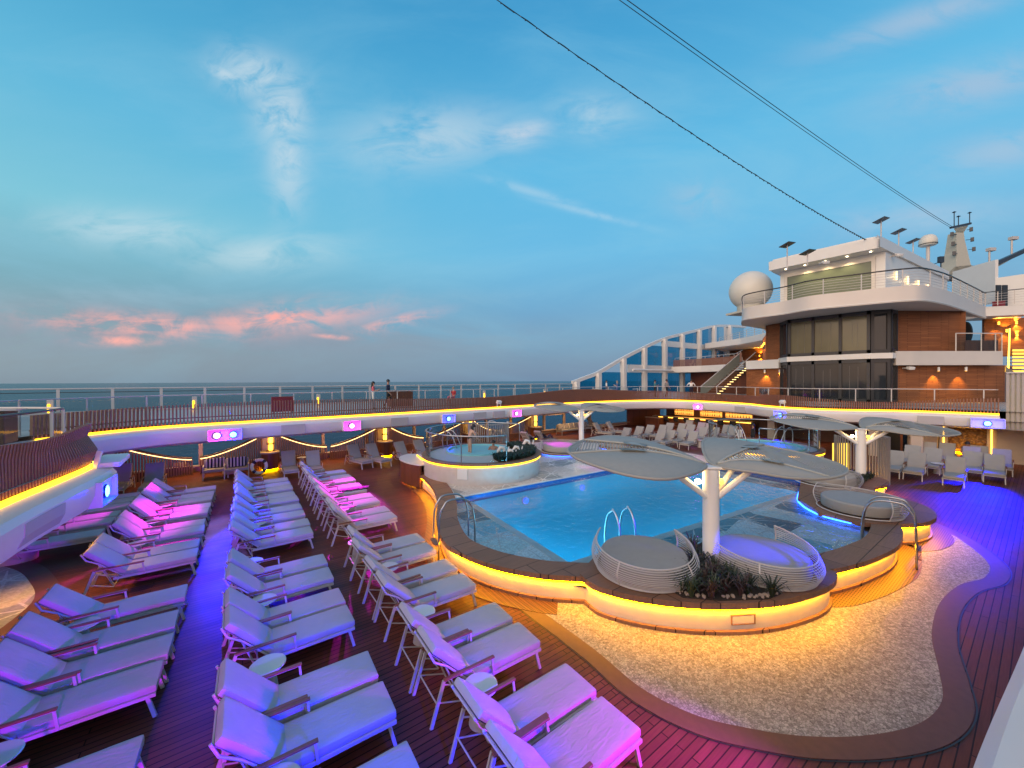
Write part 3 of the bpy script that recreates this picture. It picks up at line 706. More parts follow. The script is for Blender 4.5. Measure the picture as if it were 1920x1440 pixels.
# ================================================================ DAYBEDS
def daybed(label, c, r, z, a_open, h0=.42, h1=.62, spread=4.0, bars=13, cushm='cushion_grey', ry=None):
    """round cushion in an open wire basket; the basket leaves the side a_open free"""
    ry = ry or r
    t = thing('daybed', label, 'daybed', (c[0], c[1], z), group='round wire daybeds')
    pc = circle(c[0], c[1], r*.9, 40, ry=ry*.9)
    mb = MB(); prof = [(0, .06), (.88, .06), (.9, .09), (.9, .33), (.87, .37), (0, .385)]
    n = 44; rings = []
    for rr, zz in prof[1:-1]: rings.append([mb.v((c[0]+r*rr*math.cos(2*math.pi*k/n), c[1]+ry*rr*math.sin(2*math.pi*k/n), z+zz)) for k in range(n)])
    for A, B in zip(rings, rings[1:]):
        for k in range(n): mb.face((A[k], A[(k+1) % n], B[(k+1) % n], B[k]))
    mb.face(rings[0][::-1]); mb.face(rings[-1]); mb.obj('mattress', cushm, t, smooth='angle')
    def bp(th, f, hz):   # th along arc, f 0..1 height
        bulge = 1.0+.10*math.sin(f*math.pi)
        return Vector((c[0]+r*bulge*math.cos(th), c[1]+ry*bulge*math.sin(th), z+.03+hz*f))
    th0 = a_open+(2*math.pi-spread)/2; N = 40
    ths = [th0+spread*k/(N-1) for k in range(N)]
    hh = [h0+(h1-h0)*(abs(k/(N-1)-.5)*2)**2 for k in range(N)]
    mb = MB()
    for b in range(bars):
        f = b/(bars-1); rr = .016 if b in (0, bars-1) else .0085
        mb.tube([bp(th, f, h) for th, h in zip(ths, hh)], rr, 5)
    mb.obj('basket_wires', 'frame_white', t)
    for k in (0, N//3, 2*N//3, N-1): mb = MB(); mb.tube([bp(ths[k], f/8, hh[k]) for f in range(9)], .016, 6); mb.obj('basket_post', 'frame_white', t)
    mb = MB(); mb.tube([Vector((c[0]+r*math.cos(2*math.pi*k/n), c[1]+ry*math.sin(2*math.pi*k/n), z+.03)) for k in range(n)], .02, 6, closed=True); mb.obj('base_ring', 'frame_white', t)
    return t
daybed('round white wire daybed with plain grey mattress, left of the near canopy post', (6.98, 4.98), .98, .64, math.radians(50), spread=4.3)
daybed('round white wire daybed lit bright blue, right of the near canopy post', (9.05, 3.55), .98, .64, math.radians(62), spread=4.3)
daybed('round grey daybed with open wire basket, on the far right podium behind the right ladder', (15.45, 3.35), 1.0, .64, math.radians(165), spread=3.9)
daybed('round grey daybed half hidden under the near canopy tip, beside the blue tiled wall', (18.6, 5.0), 1.0, .64, math.radians(150), spread=3.6)
daybed('round daybed lit magenta with blue light under it, behind the hot tub planter', (14.7, 15.9), 1.12, .70, math.radians(235), spread=3.8)
daybed('round wire daybed beyond the near canopy leaf, right of the far canopy post', (18.6, 15.0), 1.0, .66, math.radians(235), spread=3.8)
for c, w in (((14.7, 15.9), 'magenta lit daybed'), ((18.6, 15.0), 'daybed right of the far canopy post')):
    t = thing('daybed_plinth', 'low round plinth with blue glow carrying the %s' % w, 'plinth', (c[0], c[1], .56))
    mb = MB(); mb.lathe([(1.0, .56), (1.0, .62), (1.16, .63), (1.16, .70), (0, .70)], (c[0], c[1], 0), 40); mb.obj('plinth', 'cap_teak', t, smooth='angle')
    mb = MB(); mb.lathe([(1.02, .585), (1.05, .585), (1.05, .62), (1.02, .62)], (c[0], c[1], 0), 40, caps=False); mb.obj('led_strip', 'led_blue', t)
# ================================================================ PLANTING
def blades(mb, c, n, h, spread, w=.022, rnd=random):
    for k in range(n):
        a = rnd.uniform(0, 2*math.pi); lean = rnd.uniform(.15, 1.0)*spread; L = h*rnd.uniform(.6, 1.15)
        d = Vector((math.cos(a), math.sin(a), 0)); s = Vector((-d.y, d.x, 0)); b = Vector(c)+d*rnd.uniform(0, .03)
        pts = [b, b+d*lean*.3*L+Vector((0, 0, L*.55)), b+d*lean*.75*L+Vector((0, 0, L*.86)), b+d*lean*1.15*L+Vector((0, 0, L*(.98-.35*lean)))]
        ws = [w*.7, w, w*.75, 0.001]
        v = [(mb.v(p-s*q), mb.v(p+s*q)) for p, q in zip(pts, ws)]
        for A, B in zip(v, v[1:]): mb.face((A[0], A[1], B[1], B[0]))
def inpoly(p, poly):
    c = False; n = len(poly)
    for i in range(n):
        a, b = poly[i], poly[i-1]
        if (a[1] > p[1]) != (b[1] > p[1]) and p[0] < (b[0]-a[0])*(p[1]-a[1])/(b[1]-a[1])+a[0]: c = not c
    return c
bed = [G(x, y, .66) for x, y in ((1262, 1108), (1300, 1075), (1290, 1030), (1330, 1010), (1370, 1050), (1400, 1085), (1465, 1112), (1440, 1122), (1350, 1125), (1280, 1119))]
bc = sum(bed, Vector())/len(bed)
t = thing('planter_bed', 'dark soil bed with pale stones round the foot of the near canopy post', 'planter', (bc.x, bc.y, .64))
mb = MB(); mb.prism([(p.x, p.y) for p in bed], .635, .665); mb.obj('soil', 'soil', t)
mb = MB()
for k in range(70):
    i = random.randrange(6, 10); a, b_ = bed[i], bed[(i+1) % len(bed)]; p = a.lerp(b_, random.random()).lerp(bc, random.uniform(.02, .12))
    mb.box((p.x, p.y, .675), (random.uniform(.03, .06),)*3, random.random()*3, bevel=.012, seg=1)
mb.obj('stones', 'stone_chip', t)
k = 0; spots = []
while len(spots) < 30:
    p = Vector((random.uniform(5.8, 10), random.uniform(2.2, 6)))
    if inpoly(p, bed) and all((p-q).length > .17 for q in spots): spots.append(p)
    k += 1
    if k > 4000: break
for k, p in enumerate(sorted(spots, key=lambda q: -(q.x*.58+q.y*.81))):
    mb = MB(); blades(mb, (p.x, p.y, .66), 46, .36, .95, .012)
    o = mb.obj('grass_plant', ('leaf_dark', 'leaf_mid', 'leaf_purple')[(k*7) % 3], None)
    tagp(o, 'spiky dark green strap leaved plant in the bed round the near canopy post', 'plant', 'spiky plants round the near canopy post')
def hedge(name, label, pts_fn, n, z, h, parent=None):
    mb = MB()
    for k in range(n):
        p = pts_fn(); blades(mb, (p[0], p[1], z), 7, h, .9, .02)
    o = mb.obj(name, 'leaf_dark', parent); tagp(o, label, 'plants', kind='stuff'); return o
# ================================================================ CANOPIES
H0 = Vector((8.26, 4.2))
def canopy(label, c, rz, ztop=2.74, zb=.6, group='leaf shaped shade canopies'):
    t = thing('shade_canopy', label, 'shade canopy', (c[0], c[1], zb), rz, group)
    M = WM[t.name]; top = ztop-zb
    mb = MB(); mb.lathe([(.19, 0), (.185, .02), (.165, .05), (.165, top-.05), (.16, top), (0, top+.01)], n=28, M=M); mb.obj('post', 'white_paint', t, smooth='angle')
    mb = MB(); mb.box(None, (.55, .30, .05), mat=M @ Matrix.Translation((0, 0, top+.04)), bevel=.015); mb.obj('hub_plate', 'white_paint', t)
    # leaves in local coords: measured for the near canopy, camera axes -> local (x right, y away)
    for side in (-1, 1):
        if side < 0:
            edge = [(-.10, .18, .06), (-.45, .85, .22), (-1.0, 1.55, .36), (-1.75, 1.75, .42), (-2.5, 1.30, .38), (-2.95, .62, .32), (-3.0, .15, .26), (-2.75, -.30, .18), (-2.1, -.85, .06), (-1.45, -1.05, .02), (-.8, -.75, .03), (-.25, -.22, .03)]
            fe, ne = 4, 6
        else:
            edge = [(.08, .20, .06), (.30, .95, .26), (.78, 1.72, .34), (1.45, 1.9, .30), (2.15, 1.55, .20), (2.72, .95, .10), (2.92, .30, .02), (2.75, -.22, -.05), (2.1, -.55, -.10), (1.3, -.62, -.08), (.65, -.45, .0), (.22, -.18, .02)]
            fe, ne = 4, 8
        ed = spline([Vector(p) for p in edge], 5, closed=True); hub = Vector((side*.14, 0, .05))
        fi, ni = (fe*5, ne*5)
        NN = 22
        def rs(path, n):
            L = [0]
            for a, b in zip(path, path[1:]): L.append(L[-1]+(b-a).length)
            out = []
            for k in range(n):
                s = L[-1]*k/(n-1); i = max(0, min(len(L)-2, next((j for j in range(len(L)-1) if L[j+1] >= s), len(L)-2)))
                out.append(path[i].lerp(path[i+1], (s-L[i])/max(1e-6, L[i+1]-L[i])))
            return out
        def rib(tip, bow):
            per = Vector((-(tip-hub).y, (tip-hub).x, 0)).normalized()
            return [hub.lerp(tip, k/(NN-1))+per*bow*math.sin(math.pi*k/(NN-1))+Vector((0, 0, .16*math.sin(math.pi*(k/(NN-1))**.8))) for k in range(NN)]
        far = rib(ed[fi], .16*(-side)); near = rib(ed[ni], .10*side)
        def inner(f, s):
            q = far if s > 0 else near; return q[int(f*(NN-1))]
        oA = [hub]+ed[0:fi+1]; oB = [hub]+(ed[ni:]+[ed[0]])[::-1]
        up_ = Vector((0, 0, top+.05))
        for outl, inn in ((rs(oA, NN), far), (rs(oB, NN), near)):
            mb = MB(); K = 6; th = .045
            grid = [[M @ (up_+outl[i].lerp(inn[i], j/K)+Vector((0, 0, .06*math.sin(math.pi*j/K)*math.sin(math.pi*i/(NN-1))))) for j in range(K+1)] for i in range(NN)]
            up = [[mb.v(p) for p in r] for r in grid]; dn = [[mb.v(p-Vector((0, 0, th))) for p in r] for r in grid]
            for i in range(NN-1):
                for j in range(K):
                    mb.face((up[i][j], up[i+1][j], up[i+1][j+1], up[i][j+1])); mb.face((dn[i][j], dn[i][j+1], dn[i+1][j+1], dn[i+1][j]))
                mb.face((up[i][0], dn[i][0], dn[i+1][0], up[i+1][0])); mb.face((up[i][K], up[i+1][K], dn[i+1][K], dn[i][K]))
            mb.obj('leaf_panel', 'canopy_grey', t, smooth='angle')
        # slats run between the ribs, then between the far rib end and the outline
        ends = ed[fi:ni+1]; pa = far[2:]+ends[:len(ends)//2]; pb = near[2:]+ends[:len(ends)//2-1:-1]
        pa = rs(pa, 44); pb = rs(pb, 44); mb = MB()
        for q0, q1 in zip(pa, pb):
            if (q0-q1).length > .04: mb.beam(M @ (q0+up_-Vector((0, 0, .01))), M @ (q1+up_-Vector((0, 0, .01))), .026, .014)
        mb.obj('leaf_slats', 'canopy_grey', t)
        mb = MB(); mb.tube([M @ (p+up_-Vector((0, 0, .015))) for p in ed], .036, 6, closed=True); mb.obj('leaf_rim', 'canopy_grey', t, smooth=True)
        for ln in (far, near): mb = MB(); mb.tube([M @ (p+up_+Vector((0, 0, .012))) for p in ln], .026, 6); mb.obj('leaf_rib', 'canopy_light', t, smooth=True)
        for ln, f0 in ((far, 9), (near, 9)):
            pth = [p+up_+Vector((0, 0, .035)) for p in ln[f0:f0+5]]; yv = (pth[-1]-pth[0]).cross(Vector((0, 0, 1))).normalized(); mb = MB()
            mb.sheet([M @ (p+yv*.13) for p in pth]+[M @ (p-yv*.13) for p in pth[::-1]]); bmesh.ops.solidify(mb.bm, geom=mb.bm.faces[:], thickness=.02); mb.obj('leaf_clip', 'canopy_light', t)
        for s in (1, -1):
            e = inner(.5, s)*.9; mb = MB(); mb.tube([M @ Vector((side*.12, s*.05, top*.72)), M @ Vector((e.x*.92, e.y*.9, top+e.z-.02))], .062, 10); mb.obj('strut', 'white_paint', t, smooth='angle')
    for s in (-1, 1):
        mb = MB(); p = M @ Vector((s*.25, .06, top*.86)); mb.lathe([(0, -.05), (.06, -.03), (.07, .02), (.03, .06)], p, 12); l = mb.obj('spotlight', 'bulb' if s < 0 else 'lantern', t, smooth='angle')
        lamp('canopy_spot', 'POINT', p+Vector((0, 0, .16)), 7, (1, .62, .22), size=.08)
    return t
YAW = math.atan2(CR.y, CR.x)
canopy('nearest, largest leaf shaped grey canopy on a thick white post between two daybeds', (H0.x, H0.y), YAW, zb=.64)
canopy('small distant leaf canopy seen edge-on, on a thin white post behind the magenta daybed', (17.85, 17.36), YAW+.1)
canopy('leaf canopy at the right on a white post rising from the far right podium', (20.45, 4.36), YAW-.42, ztop=2.62, zb=.64)
hedge('planter_grass', 'low grey green grass behind the right canopy post', lambda: (20.2+random.uniform(-1.6, .8), 4.6+random.uniform(-.5, .8)), 260, .64, .28)
# ================================================================ HOT TUBS
def hot_tub(label, c, r, zw, zbase, glass_a0, glass_a1, led='led_yellow_rim', wallm='fascia_paint', ztop=1.42, inner=(0, 0), ri=1.25):
    t = thing('hot_tub', label, 'hot tub', (c[0], c[1], zbase))
    mb = MB(); mb.lathe([(r, zbase), (r, ztop-.10)], (c[0], c[1], 0), 72, caps=False); mb.obj('tub_wall', wallm, t, smooth=True)
    mb = MB(); mb.lathe([(r-.05, ztop-.10), (r+.07, ztop-.075), (r+.07, ztop), (r-.22, ztop), (r-.22, ztop-.05)], (c[0], c[1], 0), 72, caps=False); mb.obj('tub_rim', 'cap_teak', t, smooth='angle')
    mb = MB(); mb.lathe([(r+.005, ztop-.15), (r+.045, ztop-.145), (r+.045, ztop-.08), (r+.005, ztop-.08)], (c[0], c[1], 0), 72, caps=False); mb.obj('led_strip', led, t)
    ic = (c[0]+inner[0], c[1]+inner[1])
    mb = MB(); N = 64
    A = [mb.v((c[0]+(r-.2)*math.cos(2*math.pi*k/N), c[1]+(r-.2)*math.sin(2*math.pi*k/N), ztop-.03)) for k in range(N)]
    B = [mb.v((ic[0]+ri*math.cos(2*math.pi*k/N), ic[1]+ri*math.sin(2*math.pi*k/N), ztop-.03)) for k in range(N)]
    for k in range(N): mb.face((A[k], A[(k+1) % N], B[(k+1) % N], B[k]))
    mb.obj('tub_deck', 'ledge_stone', t)
    mb = MB(); mb.lathe([(ri+.1, ztop-.03), (ri+.1, ztop+.03), (ri, ztop+.03), (ri-.02, ztop-.3), (ri-.35, ztop-.32), (ri-.4, ztop-.75), (0, ztop-.75)], (ic[0], ic[1], 0), 48); mb.obj('tub_basin', 'tub_tile', t, smooth='angle')
    mb = MB(); mb.lathe([(ri-.01, ztop-.06), (0, ztop-.06)], (ic[0], ic[1], 0), 48, caps=False); mb.obj('tub_water', 'tub_water', t)
    lamp('tub_light', 'POINT', (ic[0], ic[1], ztop-.45), 22, (.45, .85, 1), size=.2)
    rg = r-.12; n = 10
    th = [glass_a0+(glass_a1-glass_a0)*k/60 for k in range(61)]
    mb = MB(); mb.tube([Vector((c[0]+rg*math.cos(a), c[1]+rg*math.sin(a), ztop+1.06)) for a in th], .028, 8); mb.obj('top_rail', 'steel', t, smooth=True)
    mb = MB()
    for k in range(0, 60, 1):
        p, q = [Vector((c[0]+rg*math.cos(a), c[1]+rg*math.sin(a), 0)) for a in (th[k], th[k+1])]
        mb.face([mb.v(p+Vector((0, 0, ztop))), mb.v(q+Vector((0, 0, ztop))), mb.v(q+Vector((0, 0, ztop+1.04))), mb.v(p+Vector((0, 0, ztop+1.04)))])
    mb.obj('glass_panel', 'tub_glass', t, smooth=True, weld=True)
    for k in range(0, 61, 10):
        p = Vector((c[0]+rg*math.cos(th[k]), c[1]+rg*math.sin(th[k]), ztop)); mb = MB(); mb.tube([p, p+Vector((0, 0, 1.05))], .02, 6); mb.obj('post', 'steel', t)
    return t
TC = (9.0, 15.0); TR = 2.62
tub = hot_tub('raised round hot tub with amber light band and planted front, left behind the pool', TC, TR, 1.38, .50, math.radians(10), math.radians(262), inner=(.15, .62), ri=1.38, wallm='ledge_stone')
a0, a1 = math.radians(256), math.radians(372)
def arcpt():
    a = random.uniform(a0, a1); r = random.uniform(1.62, 2.42); return (TC[0]+r*math.cos(a), TC[1]+r*math.sin(a)*1.0)
mb = MB(); pa = circle(TC[0], TC[1], 2.45, 30, a0, a1); pb = circle(TC[0], TC[1], 1.62, 30, a1, a0); mb.prism([(p.x, p.y) for p in pa+pb], 1.35, 1.44); mb.obj('planter_soil', 'soil', tub)
hedge('planter_grass', 'dense dark grass planted along the front rim of the near hot tub', arcpt, 900, 1.43, .24)
mb = MB()
for px, w in ((823, 'panel'),):
    a = math.radians(228)
for ang, zz, sz, mt, nm in ((222, 1.02, (.42, .03, .42), 'white_paint', 'notice_board'), (276, .75, (.32, .03, .07), 'speaker_mesh', 'vent')):
    a = math.radians(ang); mb = MB(); mb.box((TC[0]+(TR+.012)*math.cos(a), TC[1]+(TR+.012)*math.sin(a), zz), sz, a+math.pi/2, bevel=.006); mb.obj(nm, mt, tub)
for k, (px, py, s, w) in enumerate(((944, 852, 1.0, 'leftmost, tall and upright'), (960, 853, .75, 'middle, low and arched'), (971, 848, .85, 'second from right, with a raised neck'), (991, 838, 1.0, 'rightmost, with a long raised neck'))):
    p = G(px, py, 1.5); t = thing('swan_ornament', 'white curved ornament in the hot tub planter, %s' % w, 'ornament', (p.x, p.y, 1.42), YAW, 'white ornaments in the hot tub planter'); M = WM[t.name]
    mb = MB(); mb.tube([M @ Vector(q)*1 for q in [M.inverted() @ (M @ Vector((x*s, 0, z*s))) for x, z in ((-.2, 0), (-.22, .22), (-.12, .38), (.0, .36), (.06, .2), (.04, .05), (.14, .04), (.2, .2), (.24, .42))]], [.05*s, .085*s, .09*s, .08*s, .06*s, .05*s, .05*s, .04*s, .02*s], 8); mb.obj('body', 'white_paint', t, smooth=True)
tub2 = hot_tub('second round hot tub with glass rail, far right behind the near canopy', (21.2, 8.3), 2.45, 1.38, .0, math.radians(-160), math.radians(150), inner=(-.1, 0), ri=1.75, wallm='ledge_stone')
for c, a in (((9.15, 15.6), 2.2), ((21.1, 8.3), 1.2), ((21.1, 8.3), -.4)):
    t = thing('grab_rail', 'bent steel grab rail at the %s' % ('edge of the near hot tub' if c[0] < 15 else ('far side of the second hot tub' if a > 0 else 'right side of the second hot tub')), 'grab rail', (c[0]+1.4*math.cos(a), c[1]+1.4*math.sin(a), 1.4))
    mb = MB()
    for s in (-.22, .22):
        b = Vector((c[0]+math.cos(a)*1.75-math.sin(a)*s, c[1]+math.sin(a)*1.75+math.cos(a)*s, 1.4)); d = Vector((-math.cos(a), -math.sin(a), 0))
        mb.tube(spline([b, b+Vector((0, 0, .65)), b+d*.2+Vector((0, 0, .85)), b+d*.5+Vector((0, 0, .6)), b+d*.75+Vector((0, 0, .05))], 5), .022, 8)
    mb.obj('rail', 'steel', t, smooth=True)
# white topped curved service counter with open shelves, left of the tub
path = W2(spline([(6.75, 18.3), (6.2, 17.9), (5.95, 17.2), (6.0, 16.3), (6.25, 15.6)], 6))
t = thing('shelf_counter', 'curved wooden shelf counter with a white top, at the left foot of the hot tub', 'counter', (6.2, 17, 0))
body = path+[Vector((6.9, 15.55)), Vector((7.3, 17.8))]
mb = MB(); mb.prism([(p.x, p.y) for p in path+[Vector((6.75, 15.5)), Vector((7.2, 17.9))]], 1.02, 1.08); mb.obj('counter_top', 'table_top', t)
mb = MB(); mb.sweep(path, [(.05, .06), (.05, 1.02), (.10, 1.02), (.10, .06)]); mb.obj('side_panel', 'wood_panel', t)
e0 = Vector((6.25, 15.6)); e1 = Vector((6.85, 15.52))
mb = MB()
for f, g in ((0, .06), (.47, .53), (.94, 1.0)): 
    a, b_ = e0.lerp(e1, f), e0.lerp(e1, g); mb.prism([(a.x, a.y), (b_.x, b_.y), (b_.x+.05, b_.y+.6), (a.x+.05, a.y+.6)], .04, 1.02)
mb.obj('upright', 'wood_panel', t)
for z in (.06, .36, .68):
    mb = MB(); mb.prism([(e0.x, e0.y), (e1.x, e1.y), (e1.x+.05, e1.y+.55), (e0.x+.05, e0.y+.55)], z, z+.03); mb.obj('shelf', 'wood_panel', t)
mb = MB(); mb.prism([(e0.x+.05, e0.y+.5), (e1.x+.05, e1.y+.5), (e1.x+.05, e1.y+.55), (e0.x+.05, e0.y+.55)], .06, 1.02); mb.obj('back_panel', 'dark_wood_wall', t)
mb = MB(); mb.sweep([Vector((6.9, 17.6)), Vector((6.72, 16.6)), Vector((6.85, 15.7))], [(0, 1.082), (0, 1.12), (.04, 1.12), (.04, 1.082)]); mb.obj('led_strip', 'led_yellow_rim', t)
# slatted shower screens
def shower(label, c, r, a0, a1, z0, h, glow=False):
    t = thing('shower_screen', label, 'shower screen', (c[0], c[1], z0)); n = 34
    mb = MB()
    for k in range(n):
        a = a0+(a1-a0)*k/(n-1); mb.box((c[0]+r*math.cos(a), c[1]+r*math.sin(a), z0+h/2), (.05, .035, h), a)
    mb.obj('slats', 'slat_grey', t)
    for z in (.15, h-.05):
        mb = MB(); mb.tube([Vector((c[0]+(r-.03)*math.cos(a0+(a1-a0)*k/20), c[1]+(r-.03)*math.sin(a0+(a1-a0)*k/20), z0+z)) for k in range(21)], .03, 6); mb.obj('hoop', 'slat_grey', t)
    mb = MB(); mb.tube(spline([(c[0], c[1], z0), (c[0], c[1], z0+h*.9), (c[0]+.1, c[1]-.1, z0+h+.05), (c[0]+.3, c[1]-.3, z0+h)], 4), .03, 8); mb.obj('shower_pipe', 'steel', t, smooth=True)
    if glow:
        mb = MB(); mb.box((c[0]+glow[0], c[1]+glow[1], z0+.95), (.05, .8, 1.3), glow[2]); mb.obj('light_panel', 'step_yellow', t)
    return t
p = G(905, 838, 1.0)
shower('curved grey slatted shower screen standing behind the near hot tub', (11.6, 18.6), 1.15, math.radians(150), math.radians(345), .56, 1.75)
shower('grey slatted shower screen with amber light inside, behind the right canopy post', (23.2, 5.0), 1.0, math.radians(135), math.radians(330), .0, 2.1, glow=(.35, .75, 1.0))
# ================================================================ RING: fascia, slat fence, glass rail
FSEC = [(-.05, 2.86), (.04, 2.80), (.30, 2.72), (.37, 2.62), (.36, 2.40), (.26, 2.16), (.06, 2.05), (-.5, 2.04), (-.5, 2.2), (-.08, 2.3)]
WHERE = {'port': 'along the far port side of the pool', 'forward': 'below the front of the brick deckhouse', 'aft': 'sweeping in at the left edge', 'notch': 'turning back behind the left corner', 'starboard': 'right below the viewpoint at the right edge'}
for sg, path in SEG.items():
    mid = path[len(path)//2]
    t = thing('deck_fascia', 'smooth white deck edge beam, %s' % WHERE[sg], 'deck edge', (mid.x, mid.y, 2.05), group='deck edge round the pool')
    mb = MB(); mb.sweep(path, FSEC, side=-1); mb.obj('fascia_panel', 'fascia_paint', t, smooth='angle')
    if sg != 'notch':
        mb = MB(); mb.sweep(path, [(.01, 2.83), (.01, 2.885), (.05, 2.875), (.05, 2.80)], side=-1); mb.obj('led_strip', 'led_yellow_rim', t)
    # slat fence, wavy in height and profile
    if sg == 'starboard': continue
    if sg == 'notch': pass
    if sg != 'notch':
        t = thing('slat_fence', 'wavy brown vertical slat fence %s' % WHERE[sg], 'fence', (mid.x, mid.y, 2.9), group='brown slat fences on the deck edge')
        st = resample(path, .085 if sg in ('aft', 'notch', 'starboard') else .115); nr = normals(st); mb = MB(); s = 0
        for i, (p, n) in enumerate(zip(st, nr)):
            if i: s += (st[i]-st[i-1]).length
            o = Vector((-n[0], -n[1]))
            if sg == 'port':
                h = .78+.10*math.sin(p.x*.27+1.1)+(.22*math.exp(-((p.x-22)/5)**2))
            elif sg == 'forward': h = .62+.22*math.exp(-((p.y-21)/3)**2)+.16*math.sin(p.y*.7+.6)*(1 if p.y < 12 else 0)
            else: h = .74+.12*math.sin(p.y*.9+.4)+.25*math.exp(-((p.y-12.0)/1.4)**2)
            if sg == 'starboard': h = .55
            wob = .06*math.sin(s*1.3)
            prof = [(.0, 0), (.05+wob, .33), (-.02-wob*.3, .7), (.03, 1.0)] if sg == 'aft' else [(0, 0), (.02, 1.0)]
            d = Vector((n[1], -n[0])).normalized(); w = .024; th = .045
            v = []
            for oo, f in prof:
                q = p+o*(oo-.07); z = 2.88+h*f
                v.append([mb.v((q.x+d.x*a+o.x*b, q.y+d.y*a+o.y*b, z)) for a, b in ((-w, -th), (w, -th), (w, th), (-w, th))])
            for A, B in zip(v, v[1:]):
                for k in range(4): mb.face((A[k], A[(k+1) % 4], B[(k+1) % 4], B[k]))
            mb.face(v[-1])
        mb.obj('slats', 'slat_brown', t)
        mb = MB(); mb.sweep(path, [(-.16, 3.12), (-.16, 3.16), (-.12, 3.16), (-.12, 3.12)], side=-1); mb.obj('fence_rail', 'slat_brown', t)
    if sg == 'starboard': continue
    # glass rail behind the slats
    t = thing('glass_railing', 'glass balustrade with pale posts, %s' % WHERE[sg], 'railing', (mid.x, mid.y, 3.0), group='glass railings round the pool opening')
    rp = [Vector((p.x, p.y)) for p in offset(path, .42)]
    mb = MB(); mb.tube([(p.x, p.y, 4.10) for p in rp[::2]], .026, 6); mb.obj('top_rail', 'frame_white' if sg != 'aft' else 'dark_rail', t, smooth=True)
    mb = MB(); mb.sweep(rp, [(0, 3.12), (0, 4.04)], seccl=False); mb.obj('glass_panel', 'rail_glass', t)
    for p in resample(rp, 1.75)[::1]:
        mb = MB(); mb.box((p.x, p.y, 3.54), (.045, .045, 1.08)); mb.obj('post', 'frame_white', t)
# long coloured stage lights, loudspeaker grilles and floodlights on the fascia
def fas(px, py, z=2.42):
    g = G(px, py, z); i = min(range(2, len(ring)-2), key=lambda k: (Vector((g.x, g.y))-ring[k]).length)
    d = (ring[i+1]-ring[i-1]).normalized(); o = Vector((d.y, -d.x)); return ring[i], d, o
MAG = (1.0, .0, .85); BLU = (.0, .01, 1.0)
LAMPS = []
def stage_box(px, py, lights, label, w=1.0, at=None):
    p, d, o = at or fas(px, py); c = p+o*.40; rz = math.atan2(d.y, d.x)
    t = thing('stage_light', label, 'stage light', (c.x, c.y, 2.4), rz, 'coloured stage lights on the deck edge'); M = WM[t.name]   # local x along edge, -y towards the pool
    mb = MB(); mb.box(None, (w, .10, .44), mat=M @ Matrix.Translation((0, .0, 0)), bevel=.015); mb.obj('backplate', 'fascia_paint', t)
    mb = MB()
    for sx, sy, wx, wy in ((0, .235, w, .03), (0, -.235, w, .03), (-w/2, 0, .03, .5), (w/2, 0, .03, .5)): mb.box(None, (wx, .26, wy), mat=M @ Matrix.Translation((sx, -.08, sy)))
    mb.obj('recess_frame', 'fascia_paint', t)
    for lx, kind in lights:
        q = M @ Vector((lx, -.13, -.02)); R = M.to_3x3().to_4x4()
        MM = Matrix.Translation(q) @ R @ Matrix.Rotation(math.pi/2, 4, 'X')
        mb = MB(); mb.lathe([(.13, -.12), (.15, 0), (.12, .03)], n=18, M=MM); h = mb.obj('lamp_housing', 'black_plastic', t, smooth='angle')
        mb = MB(); mb.lathe([(.118, .031), (.09, .045), (0, .05)], n=18, M=MM); mb.obj('lens', 'lamp_magenta' if kind == 'm' else 'lamp_blue', h, smooth='angle')
        col = MAG if kind == 'm' else BLU
        lamp('spill', 'POINT', M @ Vector((lx, -.30, .0)), 24 if kind == 'm' else 70, col, size=.08)
        LAMPS.append((M @ Vector((lx, -.38, -.02)), kind))
stage_box(417, 808, [(-.28, 'm'), (.28, 'b')], 'double stage light, magenta and blue, nearest on the port deck edge', 1.15)
stage_box(650, 793, [(0, 'm')], 'magenta stage light on the port deck edge, above the curved seat wall', .85)
stage_box(830, 783, [(0, 'b')], 'blue stage light on the port deck edge, above the left of the hot tub', .85)
stage_box(972, 775, [(0, 'm')], 'magenta stage light on the port deck edge, above the right of the hot tub', .85)
stage_box(1312, 762, [(0, 'm')], 'magenta stage light above the bar', .85)
stage_box(1492, 776, [(0, 'b')], 'blue stage light above the second hot tub', .85)
stage_box(1850, 789, [(0, 'b')], 'blue stage light at the right end, above the glowing wall panel', 1.1)
stage_box(196, 925, [(0, 'b')], 'blue stage light on the left fascia corner, seen from the side', .9, at=(Vector((-2.84, 11.45)), Vector((.05, 1)).normalized(), Vector((1, -.05)).normalized()))
for px, py, w in ((545, 803, 'first from the left on the port deck edge'), (750, 790, 'left of the blue stage light above the hot tub'), (902, 779, 'left one of a pair above the hot tub'), (941, 777, 'right one of a pair above the hot tub'), (1120, 771, 'behind the small distant canopy'), (1366, 768, 'right of the bar'), (1750, 788, 'left of the rightmost blue stage light')):
    p, d, o = fas(px, py); c = p+o*.385
    t = thing('speaker_grille', 'grey mesh loudspeaker grille, %s' % w, 'grille', (c.x, c.y, 2.4), math.atan2(d.y, d.x), 'loudspeaker grilles on the deck edge'); M = WM[t.name]
    mb = MB(); mb.box(None, (1.0, .05, .46), mat=M, bevel=.01); mb.obj('mesh_panel', 'speaker_mesh', t)
t = thing('speaker_grille', 'large grey mesh loudspeaker grille in the left fascia, under the slat fence', 'grille', (-2.545, 9.3, 2.41), math.radians(88), 'loudspeaker grilles on the deck edge')
gp = [p for p in SEG['aft'] if 8.55 < p.y < 9.95]; mb = MB(); mb.sweep(gp, [(.345, 2.585), (.379, 2.585), (.370, 2.40), (.300, 2.24), (.26, 2.24)], side=-1); mb.obj('mesh_panel', 'speaker_mesh', t)
